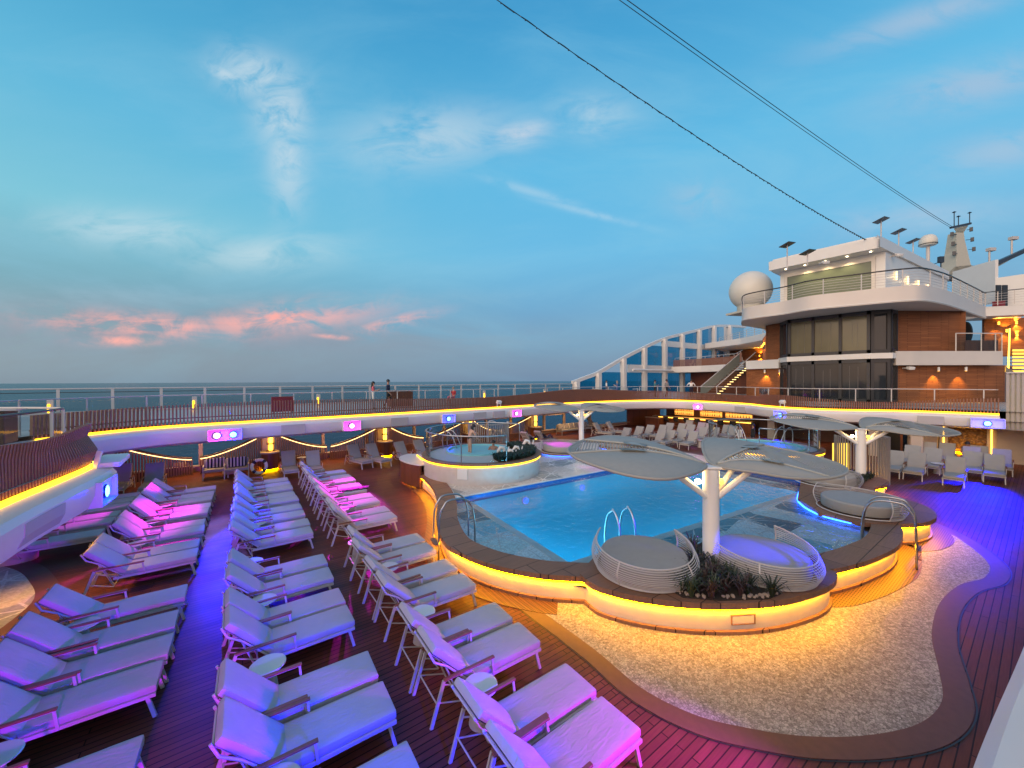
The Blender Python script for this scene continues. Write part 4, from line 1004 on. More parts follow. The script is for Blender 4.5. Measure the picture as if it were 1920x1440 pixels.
for px, py, w in ((940, 763, 'above the hot tub'), (1483, 762, 'above the blue stage light by the second hot tub')):
    p, d, o = fas(px, py, 2.9); c = p+o*.1
    t = thing('floodlight', 'white floodlight on the light line, %s' % w, 'floodlight', (c.x, c.y, 2.88), math.atan2(d.y, d.x), 'floodlights on the deck edge'); M = WM[t.name]
    mb = MB(); mb.box(None, (.36, .22, .22), mat=M @ Matrix.Translation((0, 0, .33)) @ Matrix.Rotation(.5, 4, 'X'), bevel=.05); mb.obj('housing', 'white_paint', t, smooth='angle')
    mb = MB(); mb.beam(M @ Vector((-.15, 0, 0)), M @ Vector((-.15, 0, .3)), .04); mb.beam(M @ Vector((.15, 0, 0)), M @ Vector((.15, 0, .3)), .04); mb.obj('bracket', 'white_paint', t)
t = thing('floodlight', 'white folded floodlight cowl on the left fascia corner at the end of the light line', 'floodlight', (-2.45, 12.2, 2.8), math.radians(80), 'floodlights on the deck edge'); M = WM[t.name]
mb = MB(); mb.box(None, (.52, .46, .13), mat=M @ Matrix.Translation((.12, -.05, .08)) @ Matrix.Rotation(-.25, 4, 'Y'), bevel=.05); mb.obj('housing', 'white_paint', t, smooth='angle')
mb = MB(); mb.beam(M @ Vector((-.25, .1, -.1)), M @ Vector((-.12, .05, .34)), .10, .04); mb.obj('bracket', 'white_paint', t)
# ================================================================ UPPER DECK FURNITURE
opath = [Vector((-24, 29.9)), Vector((-8.4, 30.4)), Vector((7, 30.9)), Vector((30.6, 31.0))]
t = thing('outer_railing', 'long pale outer railing with glass panes against the open sea', 'railing', (3, 30.8, 3))
rs_ = resample(opath, 2.02)
mb = MB(); mb.tube([(p.x, p.y, 4.32) for p in rs_], .045, 6); mb.obj('top_rail', 'frame_white', t, smooth=True)
mb = MB(); mb.tube([(p.x, p.y, 4.12) for p in rs_], .02, 6); mb.obj('hand_rail', 'dark_rail', t, smooth=True)
mb = MB(); mb.sweep(rs_, [(.02, 3.1), (.02, 4.28)], seccl=False); mb.obj('glass_panel', 'rail_glass', t)
mb = MB(); mb.sweep(rs_, [(-.1, 3.0), (-.1, 3.1), (.1, 3.1), (.1, 3.0)]); mb.obj('kerb', 'frame_white', t)
for p in rs_:
    mb = MB(); mb.beam((p.x, p.y, 3.1), (p.x, p.y, 4.32), .06, .13); mb.obj('post', 'frame_white', t)
for px, w in ((95, 'leftmost'), (365, 'second from left'), (597, 'third from left'), (769, 'beside the wooden cabinet'), (908, 'right of the cabinet'), (1021, 'rightmost before the glass wind screen')):
    p = onY(px, 745, 29.6); t = thing('deck_lamp', 'small amber bollard lamp at the outer railing, %s' % w, 'deck lamp', (p.x, 29.6, 3.0), group='amber bollard lamps at the outer railing')
    mb = MB(); mb.box((p.x, 29.6, 3.40), (.24, .14, .8), bevel=.02); mb.obj('housing', 'frame_white', t)
    mb = MB(); mb.lathe([(.045, 3.12), (.055, 3.3), (.045, 3.55), (0, 3.56)], (p.x-.05, 29.5, 0), 14); mb.obj('lens', 'led_yellow_rim', t, smooth='angle')
p = G(530, 772, 3.0); p = Vector((2.2, 23.5, 3.0))
q = onY(530, 757, 23.0)
t = thing('notice_panel', 'dark red panel behind the slats of the port deck edge', 'panel', (q.x, 23, 3.0), 0)
mb = MB(); mb.box((q.x, 23, 3.5), (1.0, .12, .78), bevel=.02); mb.obj('panel', 'red_panel', t)
mb = MB(); 
for s in (-.4, .4): mb.box((q.x+s, 23, 3.06), (.06, .3, .12))
mb.obj('foot', 'dark_rail', t)
q = onY(750, 752, 25)
t = thing('towel_cabinet', 'low wooden cabinet on the upper deck behind the man in dark blue', 'cabinet', (q.x, 25, 3.0))
mb = MB(); mb.box((q.x, 25, 3.52), (1.5, .8, 1.0), bevel=.03); mb.obj('body', 'wood_panel', t)
mb = MB(); mb.box((q.x, 25, 4.05), (1.6, .9, .05), bevel=.01); mb.obj('top', 'dark_wood_wall', t)
q = onY(5, 770, 16.5)
t = thing('deck_bar_unit', 'dark counter unit cut by the left edge on the upper deck', 'cabinet', (q.x-.4, 16.5, 3.0))
mb = MB(); mb.box((q.x-.4, 16.5, 3.45), (1.1, .8, .9), bevel=.03); mb.obj('body', 'dark_wood_wall', t)
mb = MB(); mb.box((q.x-.3, 16.5, 3.93), (1.4, 1.0, .05), bevel=.01); mb.obj('top', 'frame_white', t)
mb = MB(); mb.box((q.x-.5, 16.6, 4.2), (.6, .4, .5), bevel=.03); mb.obj('machine', 'black_plastic', t)
# chairs and tables on the upper deck near the wind screen
def chair(label, c, rz, mat='frame_white'):
    t = thing('deck_chair', label, 'chair', c, rz, 'pale chairs on the forward upper decks'); M = WM[t.name]
    mb = MB(); mb.box(None, (.5, .48, .05), mat=M @ Matrix.Translation((0, 0, .44)), bevel=.015); mb.obj('seat', mat, t)
    mb = MB(); mb.box(None, (.05, .48, .42), mat=M @ Matrix.Translation((-.25, 0, .68)) @ Matrix.Rotation(-.15, 4, 'Y'), bevel=.015); mb.obj('backrest', mat, t)
    for sx in (-.21, .21):
        for sy in (-.2, .2): mb = MB(); mb.beam(M @ Vector((sx, sy, 0)), M @ Vector((sx, sy, .44)), .03); mb.obj('leg', mat, t)
    return t
k = 0
for px, py, Y in ((1085, 742, 24.5), (1116, 743, 25), (1180, 740, 26), (1200, 742, 25), (1215, 740, 26)):
    q = onY(px, 730, Y); chair('pale deck chair, %s from the left, on the upper deck before the wind screen' % ORD[k], (q.x, Y, 3.0), random.uniform(0, 6)); k += 1
for i, (px, Y, w) in enumerate(((1095, 25, 'leftmost'), (1145, 27.2, 'between the two leftmost standing guests'), (1196, 25.6, 'nearer the middle'))):
    q = onY(px, 730, Y); t = thing('deck_table', 'square pale table before the wind screen, %s' % w, 'table', (q.x, Y, 3.0), group='tables before the wind screen')
    mb = MB(); mb.box((q.x, Y, 3.74), (.8, .8, .04), bevel=.01); mb.obj('table_top', 'frame_white', t); mb = MB(); mb.lathe([(.25, 3.0), (.24, 3.03), (.04, 3.06), (.04, 3.72)], (q.x, Y, 0), 14); mb.obj('pedestal', 'frame_white', t)
# ================================================================ PORT SIDE UNDER THE DECK
WY = 25.75
t = thing('window_wall', 'long run of big panoramic windows with beige frames along the port side, sea outside', 'window wall', (10, WY, 0))
mb = MB(); mb.box((14, WY, .14), (66, .16, .28)); mb.box((14, WY-.1, .30), (66, .4, .05)); mb.obj('sill', 'window_beam', t)
mb = MB(); mb.box((14, WY, 2.40), (66, .16, .22)); mb.obj('head', 'window_beam', t)
mb = MB(); mb.face([mb.v((-18, WY+.03, .3)), mb.v((40, WY+.03, .3)), mb.v((40, WY+.03, 2.3)), mb.v((-18, WY+.03, 2.3))]); mb.obj('pane', 'port_window', t)
for x in [-14, -10.8, -7.6, -4.6, -1.7, 4.1, 6.7, 9.9, 12.2, 15.8, 18.2, 21.8, 24.2, 27.6]:
    mb = MB(); mb.box((x, WY-.02, 1.29), (.17, .22, 1.98)); mb.obj('mullion', 'window_beam', t)
for a, b_ in ((-1.7, 4.1), (4.1, 6.7), (9.9, 12.2), (15.8, 18.2), (21.8, 24.2)):
    mb = MB(); mb.box(((a+b_)/2, WY-.02, 1.66), (b_-a-.17, .16, .16)); mb.obj('transom', 'window_beam', t)
# structural columns with lantern counters and curved seat walls
CX = [-4.9, 1.25, 7.3, 13.4, 19.4]
where = ['behind the left fascia corner', 'behind the middle lounger row', 'left of the hot tub', 'right of the hot tub', 'beyond the distant canopy']
for x, w in zip(CX, where):
    y = 24.35
    t = thing('deck_column', 'beige column under the port deck, %s' % w, 'column', (x, y+.35, 0), group='beige columns under the port deck')
    mb = MB(); mb.box((x, y+.45, 1.25), (.62, .5, 2.5), bevel=.05); mb.obj('shaft', 'column_beige', t)
    mb = MB(); mb.box((x, y+.45, 2.43), (.72, .6, .14), bevel=.02); mb.obj('capital', 'column_beige', t)
    if x < -4: continue
    t = thing('lantern_counter', 'wooden counter with amber floor glow at the column %s' % w, 'counter', (x, y-.6, 0), group='lantern counters under the port deck')
    pth = [(x-.36, y+.15), (x-.38, y-.75)]+[(x-.38+.76*k/8, y-.75-.22*math.sin(math.pi*k/8)) for k in range(1, 8)]+[(x+.38, y-.75), (x+.36, y+.15)]
    mb = MB(); mb.prism(pth, .10, .92); mb.obj('body', 'wood_panel', t)
    mb = MB(); mb.prism([((p[0]-x)*1.12+x, (p[1]-y)*1.06+y) for p in pth], .92, .98); mb.obj('counter_top', 'column_beige', t)
    mb = MB(); mb.prism([((p[0]-x)*.93+x, (p[1]-y)*.95+y) for p in pth], .03, .10); mb.obj('led_strip', 'floor_glow', t)
    t = thing('lantern', 'tall amber lantern on the counter at the column %s' % w, 'lantern', (x+.05, y-.35, .98), group='amber lanterns on the counters')
    mb = MB(); mb.lathe([(.10, 1.02), (.11, 1.05), (.11, 1.30), (.10, 1.32)], (x+.05, y-.35, 0), 18); mb.lathe([(.10, 1.40), (.11, 1.43), (.11, 1.92), (.10, 1.95)], (x+.05, y-.35, 0), 18); mb.obj('glow_tube', 'lantern', t, smooth='angle')
    mb = MB()
    for z in (1.0, 1.36, 1.97): mb.lathe([(.13, z-.02), (.21, z-.01), (.21, z+.01), (.13, z+.02)], (x+.05, y-.35, 0), 20)
    for a in (0, 2.1, 4.2): mb.tube([(x+.05+.19*math.cos(a), y-.35+.19*math.sin(a), 1.0), (x+.05+.19*math.cos(a), y-.35+.19*math.sin(a), 1.97)], .012, 5)
    mb.obj('cage', 'dark_wood_wall', t)
    lamp('lantern_light', 'POINT', (x+.05, y-.62, 1.5), 16, (1, .55, .15), size=.15)
def seatwall(label, x0, sgn, big=False):
    """slatted wall sweeping down from a column towards the windows and the middle of the bay"""
    t = thing('seat_wall', label, 'seat wall', (x0+sgn*1.4, 24.6, 0), group='curved slatted seat walls along the windows')
    N = 27; pth = []
    for k in range(N):
        f = k/(N-1); x = x0+sgn*(.36+2.55*f); y = 24.15+.85*math.sin(f*math.pi*.55)*1.0-.15*f
        if big: y = 24.9-.9*math.sin(f*math.pi*.6)
        ztop = .82+1.0*(1-f)**1.6; pth.append((Vector((x, y)), ztop))
    nr = normals([p for p, _ in pth]); 
    mb = MB(); cap = []
    for (p, z), n in zip(pth, nr):
        mb.box((p.x, p.y, z/2-.02), (.036, .06, z-.04), math.atan2(n[1], n[0]))
    mb.obj('slats', 'slat_brown', t)
    mb = MB(); mb.tube([Vector((p.x, p.y, z+.04)) for p, z in pth], .055, 6); mb.obj('cap', 'dark_wood_wall', t, smooth=True)
    mb = MB(); mb.tube([Vector((p.x-n[0]*0, p.y-.075, z-.035)) for (p, z), n in zip(pth, nr)], .016, 5); mb.obj('led_strip', 'led_warm', t)
    mb = MB(); pp = [p for p, _ in pth]; mb.sweep([Vector((p.x, p.y+.10)) for p in pp], [(0, .02), (0, .42), (.02, .42), (.02, .02)]); mb.obj('kick_panel', 'dark_wood_wall', t)
seatwall('slatted light edged seat wall sweeping down to the right from behind the left fascia corner', -4.9, 1)
seatwall('slatted light edged seat wall left of the first lantern counter, behind striped cushions', 1.25, -1)
seatwall('slatted light edged seat wall right of the first lantern counter', 1.25, 1)
seatwall('slatted light edged seat wall rising to the second column, left of its lantern', 7.3, -1)
seatwall('slatted light edged seat wall right of the second column, behind the hot tub glass', 7.3, 1)
seatwall('slatted light edged seat wall left of the third column, behind the grey shower screen', 13.4, -1)
seatwall('slatted light edged seat wall right of the third column with striped cushions', 13.4, 1)
seatwall('slatted light edged seat wall left of the fourth column, behind the thin canopy post', 19.4, -1)
# white drum stools at left
for k, (px, py, w) in enumerate(((340, 885, 'right of the leftmost slatted seat wall'), (433, 888, 'below the striped cushions'))):
    q = G(px, py, 0); t = thing('drum_stool', 'pale double drum stool %s' % w, 'stool', (q.x, q.y, 0), group='drum stools at the windows')
    mb = MB(); mb.lathe([(.30, .02), (.34, .05), (.34, .2), (.3, .23), (.2, .25), (.2, .33), (.3, .36), (.34, .39), (.34, .52), (.30, .55), (0, .55)], (q.x, q.y, 0), 28); mb.obj('drum', 'column_beige', t, smooth='angle')
def armchair(label, c, rz, wdt=.95, cush=True):
    t = thing('lounge_seat', label, 'armchair', c, rz, 'pale framed lounge seats along the windows'); M = WM[t.name]
    mb = MB(); mb.box(None, (.7, wdt, .14), mat=M @ Matrix.Translation((.0, 0, .40)), bevel=.03); mb.obj('seat_cushion', 'cushion_grey', t, smooth='angle')
    mb = MB(); mb.box(None, (.12, wdt, .4), mat=M @ Matrix.Translation((-.32, 0, .66)) @ Matrix.Rotation(-.18, 4, 'Y'), bevel=.03); mb.obj('back_cushion', 'cushion_grey', t, smooth='angle')
    for sy in (-wdt/2, wdt/2):
        mb = MB(); mb.beam(M @ Vector((-.38, sy, .3)), M @ Vector((.38, sy, .3)), .04); mb.beam(M @ Vector((-.38, sy, .62)), M @ Vector((.38, sy, .62)), .05, .03)
        for sx in (-.36, .36): mb.beam(M @ Vector((sx, sy, 0)), M @ Vector((sx, sy, .62)), .04)
        mb.obj('side_frame', 'frame_white', t)
    return t
def striped(label, c, rz, wdt=.55, tilt=.25, group='striped cushions'):
    t = thing('striped_cushion', label, 'cushion', c, rz, group)
    mb = MB(); mb.box(None, (.16, wdt, .46), mat=WM[t.name] @ Matrix.Translation((0, 0, .23)) @ Matrix.Rotation(-tilt, 4, 'Y'), bevel=.05, seg=3); mb.obj('cover', 'stripes', t, smooth='angle')
for px, py, w in ((405, 888, 'left'), (444, 886, 'right')):
    q = G(px, py, .2); armchair('%s pale armchair of the two with striped cushions by the first seat wall' % w, (q.x, q.y, 0), -math.pi/2)
    striped('black and white striped cushion on the %s armchair by the first seat wall' % w, (q.x, q.y+.18, .47), -math.pi/2, wdt=.8)
q = G(1128, 806, .2); q = Vector((23.5, 24.3, 0))
t = armchair('long pale sofa with a row of striped cushions, left of the bar', (24.0, 24.2, 0), -math.pi/2, wdt=3.6)
for k in range(6): striped('black and white striped cushion on the sofa left of the bar, %s from the left' % ORD[k], (22.5+.6*k, 24.35, .47), -math.pi/2, wdt=.52)
for k in range(3): striped('striped cushion on the seat wall behind the magenta lit daybed, %s from the left' % ORD[k], (15.3+.62*k, 24.0, .55), -math.pi/2, wdt=.5)
q = G(486, 880, .3); t = thing('life_ring', 'white and navy life ring leaning left of the first lantern counter', 'life ring', (q.x, q.y, .1), 0)
mb = MB(); mb.tube([Vector((q.x+.30*math.cos(a), q.y+.05*math.sin(a), .45+.32*math.sin(a))) for a in [2*math.pi*k/28 for k in range(28)]], .075, 8, closed=True); mb.obj('ring', 'buoy_white', t, smooth=True)
for k in range(4):
    a0_ = math.pi/4+k*math.pi/2; mb = MB(); mb.tube([Vector((q.x+.30*math.cos(a), q.y+.05*math.sin(a), .45+.32*math.sin(a))) for a in [a0_-.22+.44*j/5 for j in range(6)]], .082, 8); mb.obj('band', 'navy', t, smooth=True)
# warm downlights below the port and forward decks
for x in (-8, -1.9, 4.2, 10.3, 16.4, 22.5): (lamp('downlight', 'SPOT', (x, 24.0, 2.46), 210, (1, .55, .20), aim=(x, 23.7, 0), size=.1, spot=140, blend=.9), lamp('downlight', 'SPOT', (x+.6, 25.2, 2.46), 110, (1, .55, .22), aim=(x+.6, 25.6, 0), size=.1, spot=150, blend=.6))
for x, y in ((34, 19), (34, 14.5), (33.5, 10), (33.5, 5.5), (33.5, 2.5), (29, 23.5)): lamp('downlight', 'SPOT', (x, y, 2.46), 130, (1, .60, .24), aim=(x, y, 0), size=.1, spot=120, blend=.9)
lamp('downlight', 'SPOT', (-4.0, 12.4, 2.4), 330, (1, .42, .06), aim=(-3.3, 12.0, 0), size=.1, spot=100, blend=.9)
# left foreground column under the overhang
t = thing('deck_column', 'round pale column under the left deck overhang, its foot in the magenta light', 'column', (-4.75, 15.6, 0), group='beige columns under the port deck')
mb = MB(); mb.lathe([(.34, 0), (.34, .35), (.26, .45), (.26, 2.5)], (-4.75, 15.6, 0), 24); mb.obj('shaft', 'column_beige', t, smooth='angle')
# ================================================================ BAR under the forward deck
t = thing('bar', 'long wooden bar with amber lit counter and glowing bottle shelves, under the forward deck', 'bar', (36, 19, 0))
A = Vector((34.6, 23.2)); B = Vector((35.6, 14.6))
d = (B-A).normalized(); n = Vector((-d.y, d.x))   # n points away from the pool? fixed below
n = Vector((1, .1)).normalized()
rz = math.atan2(d.y, d.x); mid = (A+B)/2; L = (B-A).length
mb = MB(); mb.box((mid.x, mid.y, .52), (L, .5, 1.02), rz); mb.obj('counter_front', 'wood_panel', t)
mb = MB(); mb.box((mid.x-.05, mid.y, 1.07), (L+.3, .8, .07), rz, bevel=.01); mb.obj('counter_top', 'window_beam', t)
mb = MB(); mb.box((mid.x-.33, mid.y-.04, 1.0), (L, .05, .06), rz); mb.obj('led_strip', 'led_amber_soft', t)
mb = MB(); mb.box((mid.x+2.2, mid.y+.2, 1.25), (L, .1, 2.5), rz); mb.obj('back_wall', 'dark_wood_wall', t)
for k, (f, w) in enumerate(((.22, 1.9), (.52, 2.0), (.80, 2.2))):
    c = A.lerp(B, f)+Vector((2.1, .2)); mb = MB(); mb.box((c.x, c.y, 1.62), (w, .04, 1.0), rz); mb.obj('lit_panel', 'bar_glow', t)
    for z in (1.2, 1.55, 1.9):
        mb = MB(); mb.box((c.x-.15, c.y, z), (w, .28, .03), rz); mb.obj('shelf', 'wood_panel', t)
        for j in range(9):
            q = c+d*((j-4)*w/9.5)+Vector((-.16, 0)); h = random.uniform(.2, .29); mb = MB(); mb.lathe([(.04, z+.016), (.042, z+h*.6), (.015, z+h*.75), (.014, z+h), (0, z+h)], (q.x, q.y, 0), 8)
            tagp(mb.obj('bottle', ('bottle_amber', 'dark_rail', 'table_top')[(j+k) % 3], None, smooth='angle'), 'small bottle on the glowing shelves behind the bar', 'bottle', 'bottles behind the bar')
for k in range(8):
    c = A.lerp(B, .06+.115*k)+Vector((-.75, -.05)); t2 = thing('bar_stool', 'dark upholstered bar stool at the amber lit counter, %s from the left' % ORD[k], 'bar stool', (c.x, c.y, 0), 0, 'bar stools')
    mb = MB(); mb.lathe([(.2, .70), (.23, .73), (.23, .79), (.2, .82), (0, .82)], (c.x, c.y, 0), 16); mb.obj('seat', 'cloth_dark', t2, smooth='angle')
    mb = MB(); mb.sweep([Vector((c.x-.1+.26*math.cos(a), c.y+.26*math.sin(a))) for a in [math.pi*.5+math.pi*j/10 for j in range(11)]], [(0, .82), (0, 1.12), (.04, 1.12), (.04, .82)]); mb.obj('backrest', 'cloth_dark', t2)
    for s in (-1, 1):
        for q in (-1, 1): mb = MB(); mb.beam((c.x+.15*s, c.y+.15*q, .72), (c.x+.21*s, c.y+.21*q, 0), .025); mb.obj('leg', 'dark_rail', t2)
    mb = MB(); mb.tube([(c.x+.19*math.cos(a), c.y+.19*math.sin(a), .28) for a in [2*math.pi*j/12 for j in range(12)]], .012, 5, closed=True); mb.obj('foot_ring', 'steel', t2)
lamp('bar_light', 'AREA', (35.6, 19, 2.4), 60, (1, .5, .1), aim=(35.6, 19, 0), size=2.5)
# walls below the forward deck
def wall(name, label, a, b_, z0, z1, mat, th=.2, cat='wall'):
    a = Vector(a); b_ = Vector(b_); m = (a+b_)/2; t = thing(name, label, cat, (m.x, m.y, z0))
    mb = MB(); mb.beam((a.x, a.y, (z0+z1)/2), (b_.x, b_.y, (z0+z1)/2), th, z1-z0); mb.obj('panel', mat, t); return t
wall('wood_wall', 'dark wood clad wall left of the bar under the forward deck', (33.2, 25.7), (36.2, 23.8), 0, 2.5, 'wood_panel')
wall('wood_wall', 'dark reddish wall behind the second hot tub under the forward deck', (36.2, 14.2), (35.6, 5.6), 0, 2.5, 'dark_wood_wall')
wall('wood_wall', 'dark reddish wall at the far right under the deck, beside the doorway', (33.6, -2.0), (38, -4.5), 0, 2.5, 'dark_wood_wall')
t = thing('counter_cabinet', 'wooden cabinet block at the left end of the bar', 'cabinet', (33.2, 22.6, 0))
mb = MB(); mb.box((33.2, 22.4, .5), (.8, 1.5, 1.0), bevel=.03); mb.obj('body', 'wood_panel', t); mb = MB(); mb.box((33.2, 22.4, 1.03), (.9, 1.6, .06), bevel=.01); mb.obj('top', 'window_beam', t); mb = MB(); mb.box((33.2, 22.4, .03), (.7, 1.4, .05)); mb.obj('led_strip', 'floor_glow', t)
tw = thing('textured_wall', 'recessed pebbled gold wall panel framed by amber light, at the right under the deck', 'wall panel', (34.6, 2.6, 0))
a = onX(1778, 800, 34.6); b_ = onX(1850, 800, 34.6)
m, nt, bb = newmat('gold_relief'); vo = nt.n('ShaderNodeTexVoronoi', i_Vector=pos(nt, (1, 1, 1.6)), i_Scale=7.0); nt.link(nt.ramp(vo.outputs['Distance'], [(0, (.42, .24, .10)), (.6, (.14, .07, .03))]), bb.inputs['Base Color']); bp = nt.n('ShaderNodeBump', i_Strength=.9, i_Distance=.06, i_Height=vo.outputs['Distance']); bp.invert = True; nt.link(bp.outputs[0], bb.inputs['Normal'])
mb = MB(); mb.box((34.75, (a.y+b_.y)/2, 1.15), (.1, abs(a.y-b_.y), 2.3)); mb.obj('relief', 'gold_relief', tw)
for y in (a.y+.18, b_.y-.18): mb = MB(); mb.box((34.62, y, 1.15), (.10, .34, 2.3)); mb.obj('light_jamb', 'column_beige', tw); mb = MB(); mb.box((34.55, y+(.14 if y > 2 else -.14)*0, 1.15), (.03, .05, 2.2)); mb.obj('led_strip', 'led_amber_soft', tw)
mb = MB(); mb.box((34.6, (a.y+b_.y)/2, .30), (.08, abs(a.y-b_.y)-.3, .08)); mb.obj('led_strip', 'floor_glow', tw)
for y in (a.y+1.05, b_.y-1.0):
    t = thing('stone_pier', 'broad beige pier %s of the glowing wall panel' % ('left' if y > 2 else 'right'), 'pier', (34.7, y, 0), group='beige piers beside the glowing wall panel'); mb = MB(); mb.box((34.7, y, 1.25), (.5, 1.3, 2.5), bevel=.02); mb.obj('shaft', 'column_beige', t); mb = MB(); mb.box((34.7, y, .06), (.56, 1.36, .12), bevel=.02); mb.obj('base', 'column_beige', t)
for px, w in ((1448, 'behind the second hot tub'), (1640, 'behind the right canopy'), (1720, 'left of the broad beige piers')):
    q = onX(px, 820, 31.6 if px > 1500 else 33); t = thing('deck_column', 'beige column under the forward deck, %s' % w, 'column', (q.x, q.y, 0), group='beige columns under the forward deck'); mb = MB(); mb.box((q.x, q.y, 1.25), (.5, .5, 2.5), bevel=.05); mb.obj('shaft', 'column_beige', t); mb = MB(); mb.box((q.x, q.y, 2.44), (.6, .6, .12), bevel=.02); mb.obj('capital', 'column_beige', t)
q = onX(1668, 820, 34); t = thing('doorway', 'dark glazed doorway under the forward deck, right of the far columns', 'door', (q.x, q.y, 0)); mb = MB(); mb.box((q.x, q.y, 1.05), (.08, 1.0, 2.1)); mb.obj('leaf', 'dark_pane', t); mb = MB()
for s in (-.55, .55): mb.box((q.x, q.y+s, 1.1), (.14, .1, 2.2))
mb.box((q.x, q.y, 2.15), (.14, 1.0, .1)); mb.obj('frame', 'wood_panel', t)
# front edge panels of the starboard stair, far right
t = thing('stair_screen', 'grey vertical slat screen at the right edge, below the lit stairs', 'screen', (31.9, .4, 2.1)); mb = MB()
for k in range(26): mb.box((31.95, 1.15-.16*k, 3.5), (.05, .10, 2.9))
mb.obj('slats', 'slat_grey', t); mb = MB(); mb.box((32.05, -1.0, 3.5), (.05, 4.4, 2.9)); mb.obj('backing', 'mast_paint', t); mb = MB(); mb.box((31.9, -1, 4.98), (.12, 4.4, .06)); mb.obj('cap', 'frame_white', t)
# ================================================================ FORWARD DECKHOUSE
dh = thing('deckhouse', 'forward deckhouse with brick walls, two storeys of dark bay windows and a white top house', 'deckhouse', (38, 9, 3.0))
def quad(mb, a, b, z0, z1, th=.25):
    a = Vector((a[0], a[1])); b = Vector((b[0], b[1])); d = (b-a).normalized(); n = Vector((-d.y, d.x))
    if n.dot(-a) > 0: n = -n      # thickness away from the viewer side
    mb.prism([(a.x, a.y), (b.x, b.y), (b.x+n.x*th, b.y+n.y*th), (a.x+n.x*th, a.y+n.y*th)], z0, z1)
XB = 36.0
bay = [Vector((37.4, onX(1464, 650, 37.4).y)), Vector((XB, onX(1478, 650, XB).y)), Vector((XB, onX(1632, 650, XB).y)), Vector((36.55, onX(1669, 650, 36.55).y)), Vector((37.6, onX(1681, 650, 37.6).y))]
def baytier(z0, z1, mat):
    fr = .22
    for i in range(4):
        a, b_ = bay[i], bay[i+1]; d = (b_-a).normalized(); L = (b_-a).length; nsub = 3 if i == 1 else 1
        n = Vector((d.y, -d.x)); n = -n if n.dot(Vector((1, 0))) > 0 else n    # outward, towards the pool
        w = dh_win = None
        mb = MB()
        for z in (z0+.12, z1-.14): mb.beam((a.x, a.y, z), (b_.x, b_.y, z), .16, .26)
        for k in range(nsub+1):
            q = a.lerp(b_, k/nsub); ins = .09 if k == 0 else (-.09 if k == nsub else 0); q = q+d*ins
            mb.box((q.x, q.y, (z0+z1)/2), (.18, .16, z1-z0), math.atan2(d.y, d.x))
        w = mb.obj('window_frame', 'window_frame', dh)
        for k in range(nsub):
            p, q = a.lerp(b_, (k+.0)/nsub)-n*.03, a.lerp(b_, (k+1.0)/nsub)-n*.03
            mb = MB(); mb.beam((p.x, p.y, (z0+z1)/2), (q.x, q.y, (z0+z1)/2), .02, z1-z0-.2); mb.obj('pane', mat if i == 1 else 'dark_pane', w)
            if i == 1:
                mb = MB()
                for f in (.35, .62): c = p.lerp(q, f+random.uniform(-.06, .06))+n*.012; mb.box((c.x, c.y, (z0+z1)/2-.1), (.012, .012, (z1-z0)*random.uniform(.5, .8)))
                mb.obj('curtain_cord', 'cloth_grey', w)
baytier(3.0, 6.12, 'dark_pane'); baytier(6.5, 9.5, 'tinted_pane')
mb = MB(); mb.sweep(bay, [(-.18, 6.12), (-.18, 6.5), (.12, 6.5), (.12, 6.12)], side=1); mb.obj('white_band', 'white_paint', dh)
mb = MB(); mb.prism([(p.x+.35, p.y) for p in bay]+[(44, 5.6), (44, 12.8)], 3.0, 9.5); mb.obj('core', 'window_frame', dh)
# brick walls left of the bay
yl = bay[0].y
a = Vector((37.3, yl)); b_ = Vector((37.9, onX(1404, 690, 37.9).y))
mb = MB(); quad(mb, a, b_, 3.0, 5.65); mb.obj('brick_wall', 'brick_wall', dh)
mb = MB(); quad(mb, (a.x-.35, a.y), (b_.x-.35, b_.y+.1), 5.65, 6.4, .9); mb.obj('white_band', 'white_paint', dh)
c2 = Vector((37.8, onX(1440, 650, 37.8).y)); mb = MB(); quad(mb, (37.45, yl), c2, 6.4, 9.5); mb.obj('brick_wall', 'brick_wall', dh)
mb = MB(); quad(mb, (38.0, b_.y), (46, b_.y-.6), 3.0, 5.65); mb.obj('side_wall', 'brick_wall', dh)
mb = MB(); quad(mb, (38.0, c2.y), (46, c2.y), 6.4, 9.5); mb.obj('side_wall', 'brick_wall', dh)
# right walls run obliquely
D0 = (Vector((bay[4].x, bay[4].y, EYE))-CAM).dot(CF)
def pr(px, D=D0): q = P(px, 711, D); return Vector((q.x, q.y))
w0, w1, w2 = pr(1681), pr(1884, D0+.6), pr(1800, D0+.3)
mb = MB(); quad(mb, w0, w1, 3.0, 5.65); mb.obj('brick_wall', 'brick_wall', dh)
mb = MB(); quad(mb, w1, (w1.x+5, w1.y-.6), 3.0, 5.65); mb.obj('side_wall', 'wood_panel', dh)
mb = MB(); quad(mb, pr(1680, D0-.45), pr(1712, D0-.5), 5.65, 6.62, .6); mb.obj('white_band', 'bulwark_paint', dh)
mb = MB(); quad(mb, pr(1712, D0-.5), pr(1880, D0-.2), 5.65, 6.62, .9); mb.obj('white_band', 'bulwark_paint', dh)
mb = MB(); quad(mb, w0, w2, 6.62, 9.5); mb.obj('brick_wall', 'brick_wall', dh)
mb = MB(); quad(mb, w2, (w2.x+6, w2.y+.6), 6.62, 9.5); mb.obj('side_wall', 'brick_wall', dh)
q = pr(1811, D0+1.5); mb = MB(); mb.lathe([(.0, -.05), (.52, -.05), (.52, .05), (0, .05)], M=Matrix.Translation((q.x, q.y, 8.1)) @ Matrix.Rotation(math.radians(60), 4, 'Z') @ Matrix.Rotation(math.pi/2, 4, 'X') @ Matrix.Diagonal((.7, 1.6, 1, 1)), n=24); mb.obj('oval_door', 'dark_pane', dh)
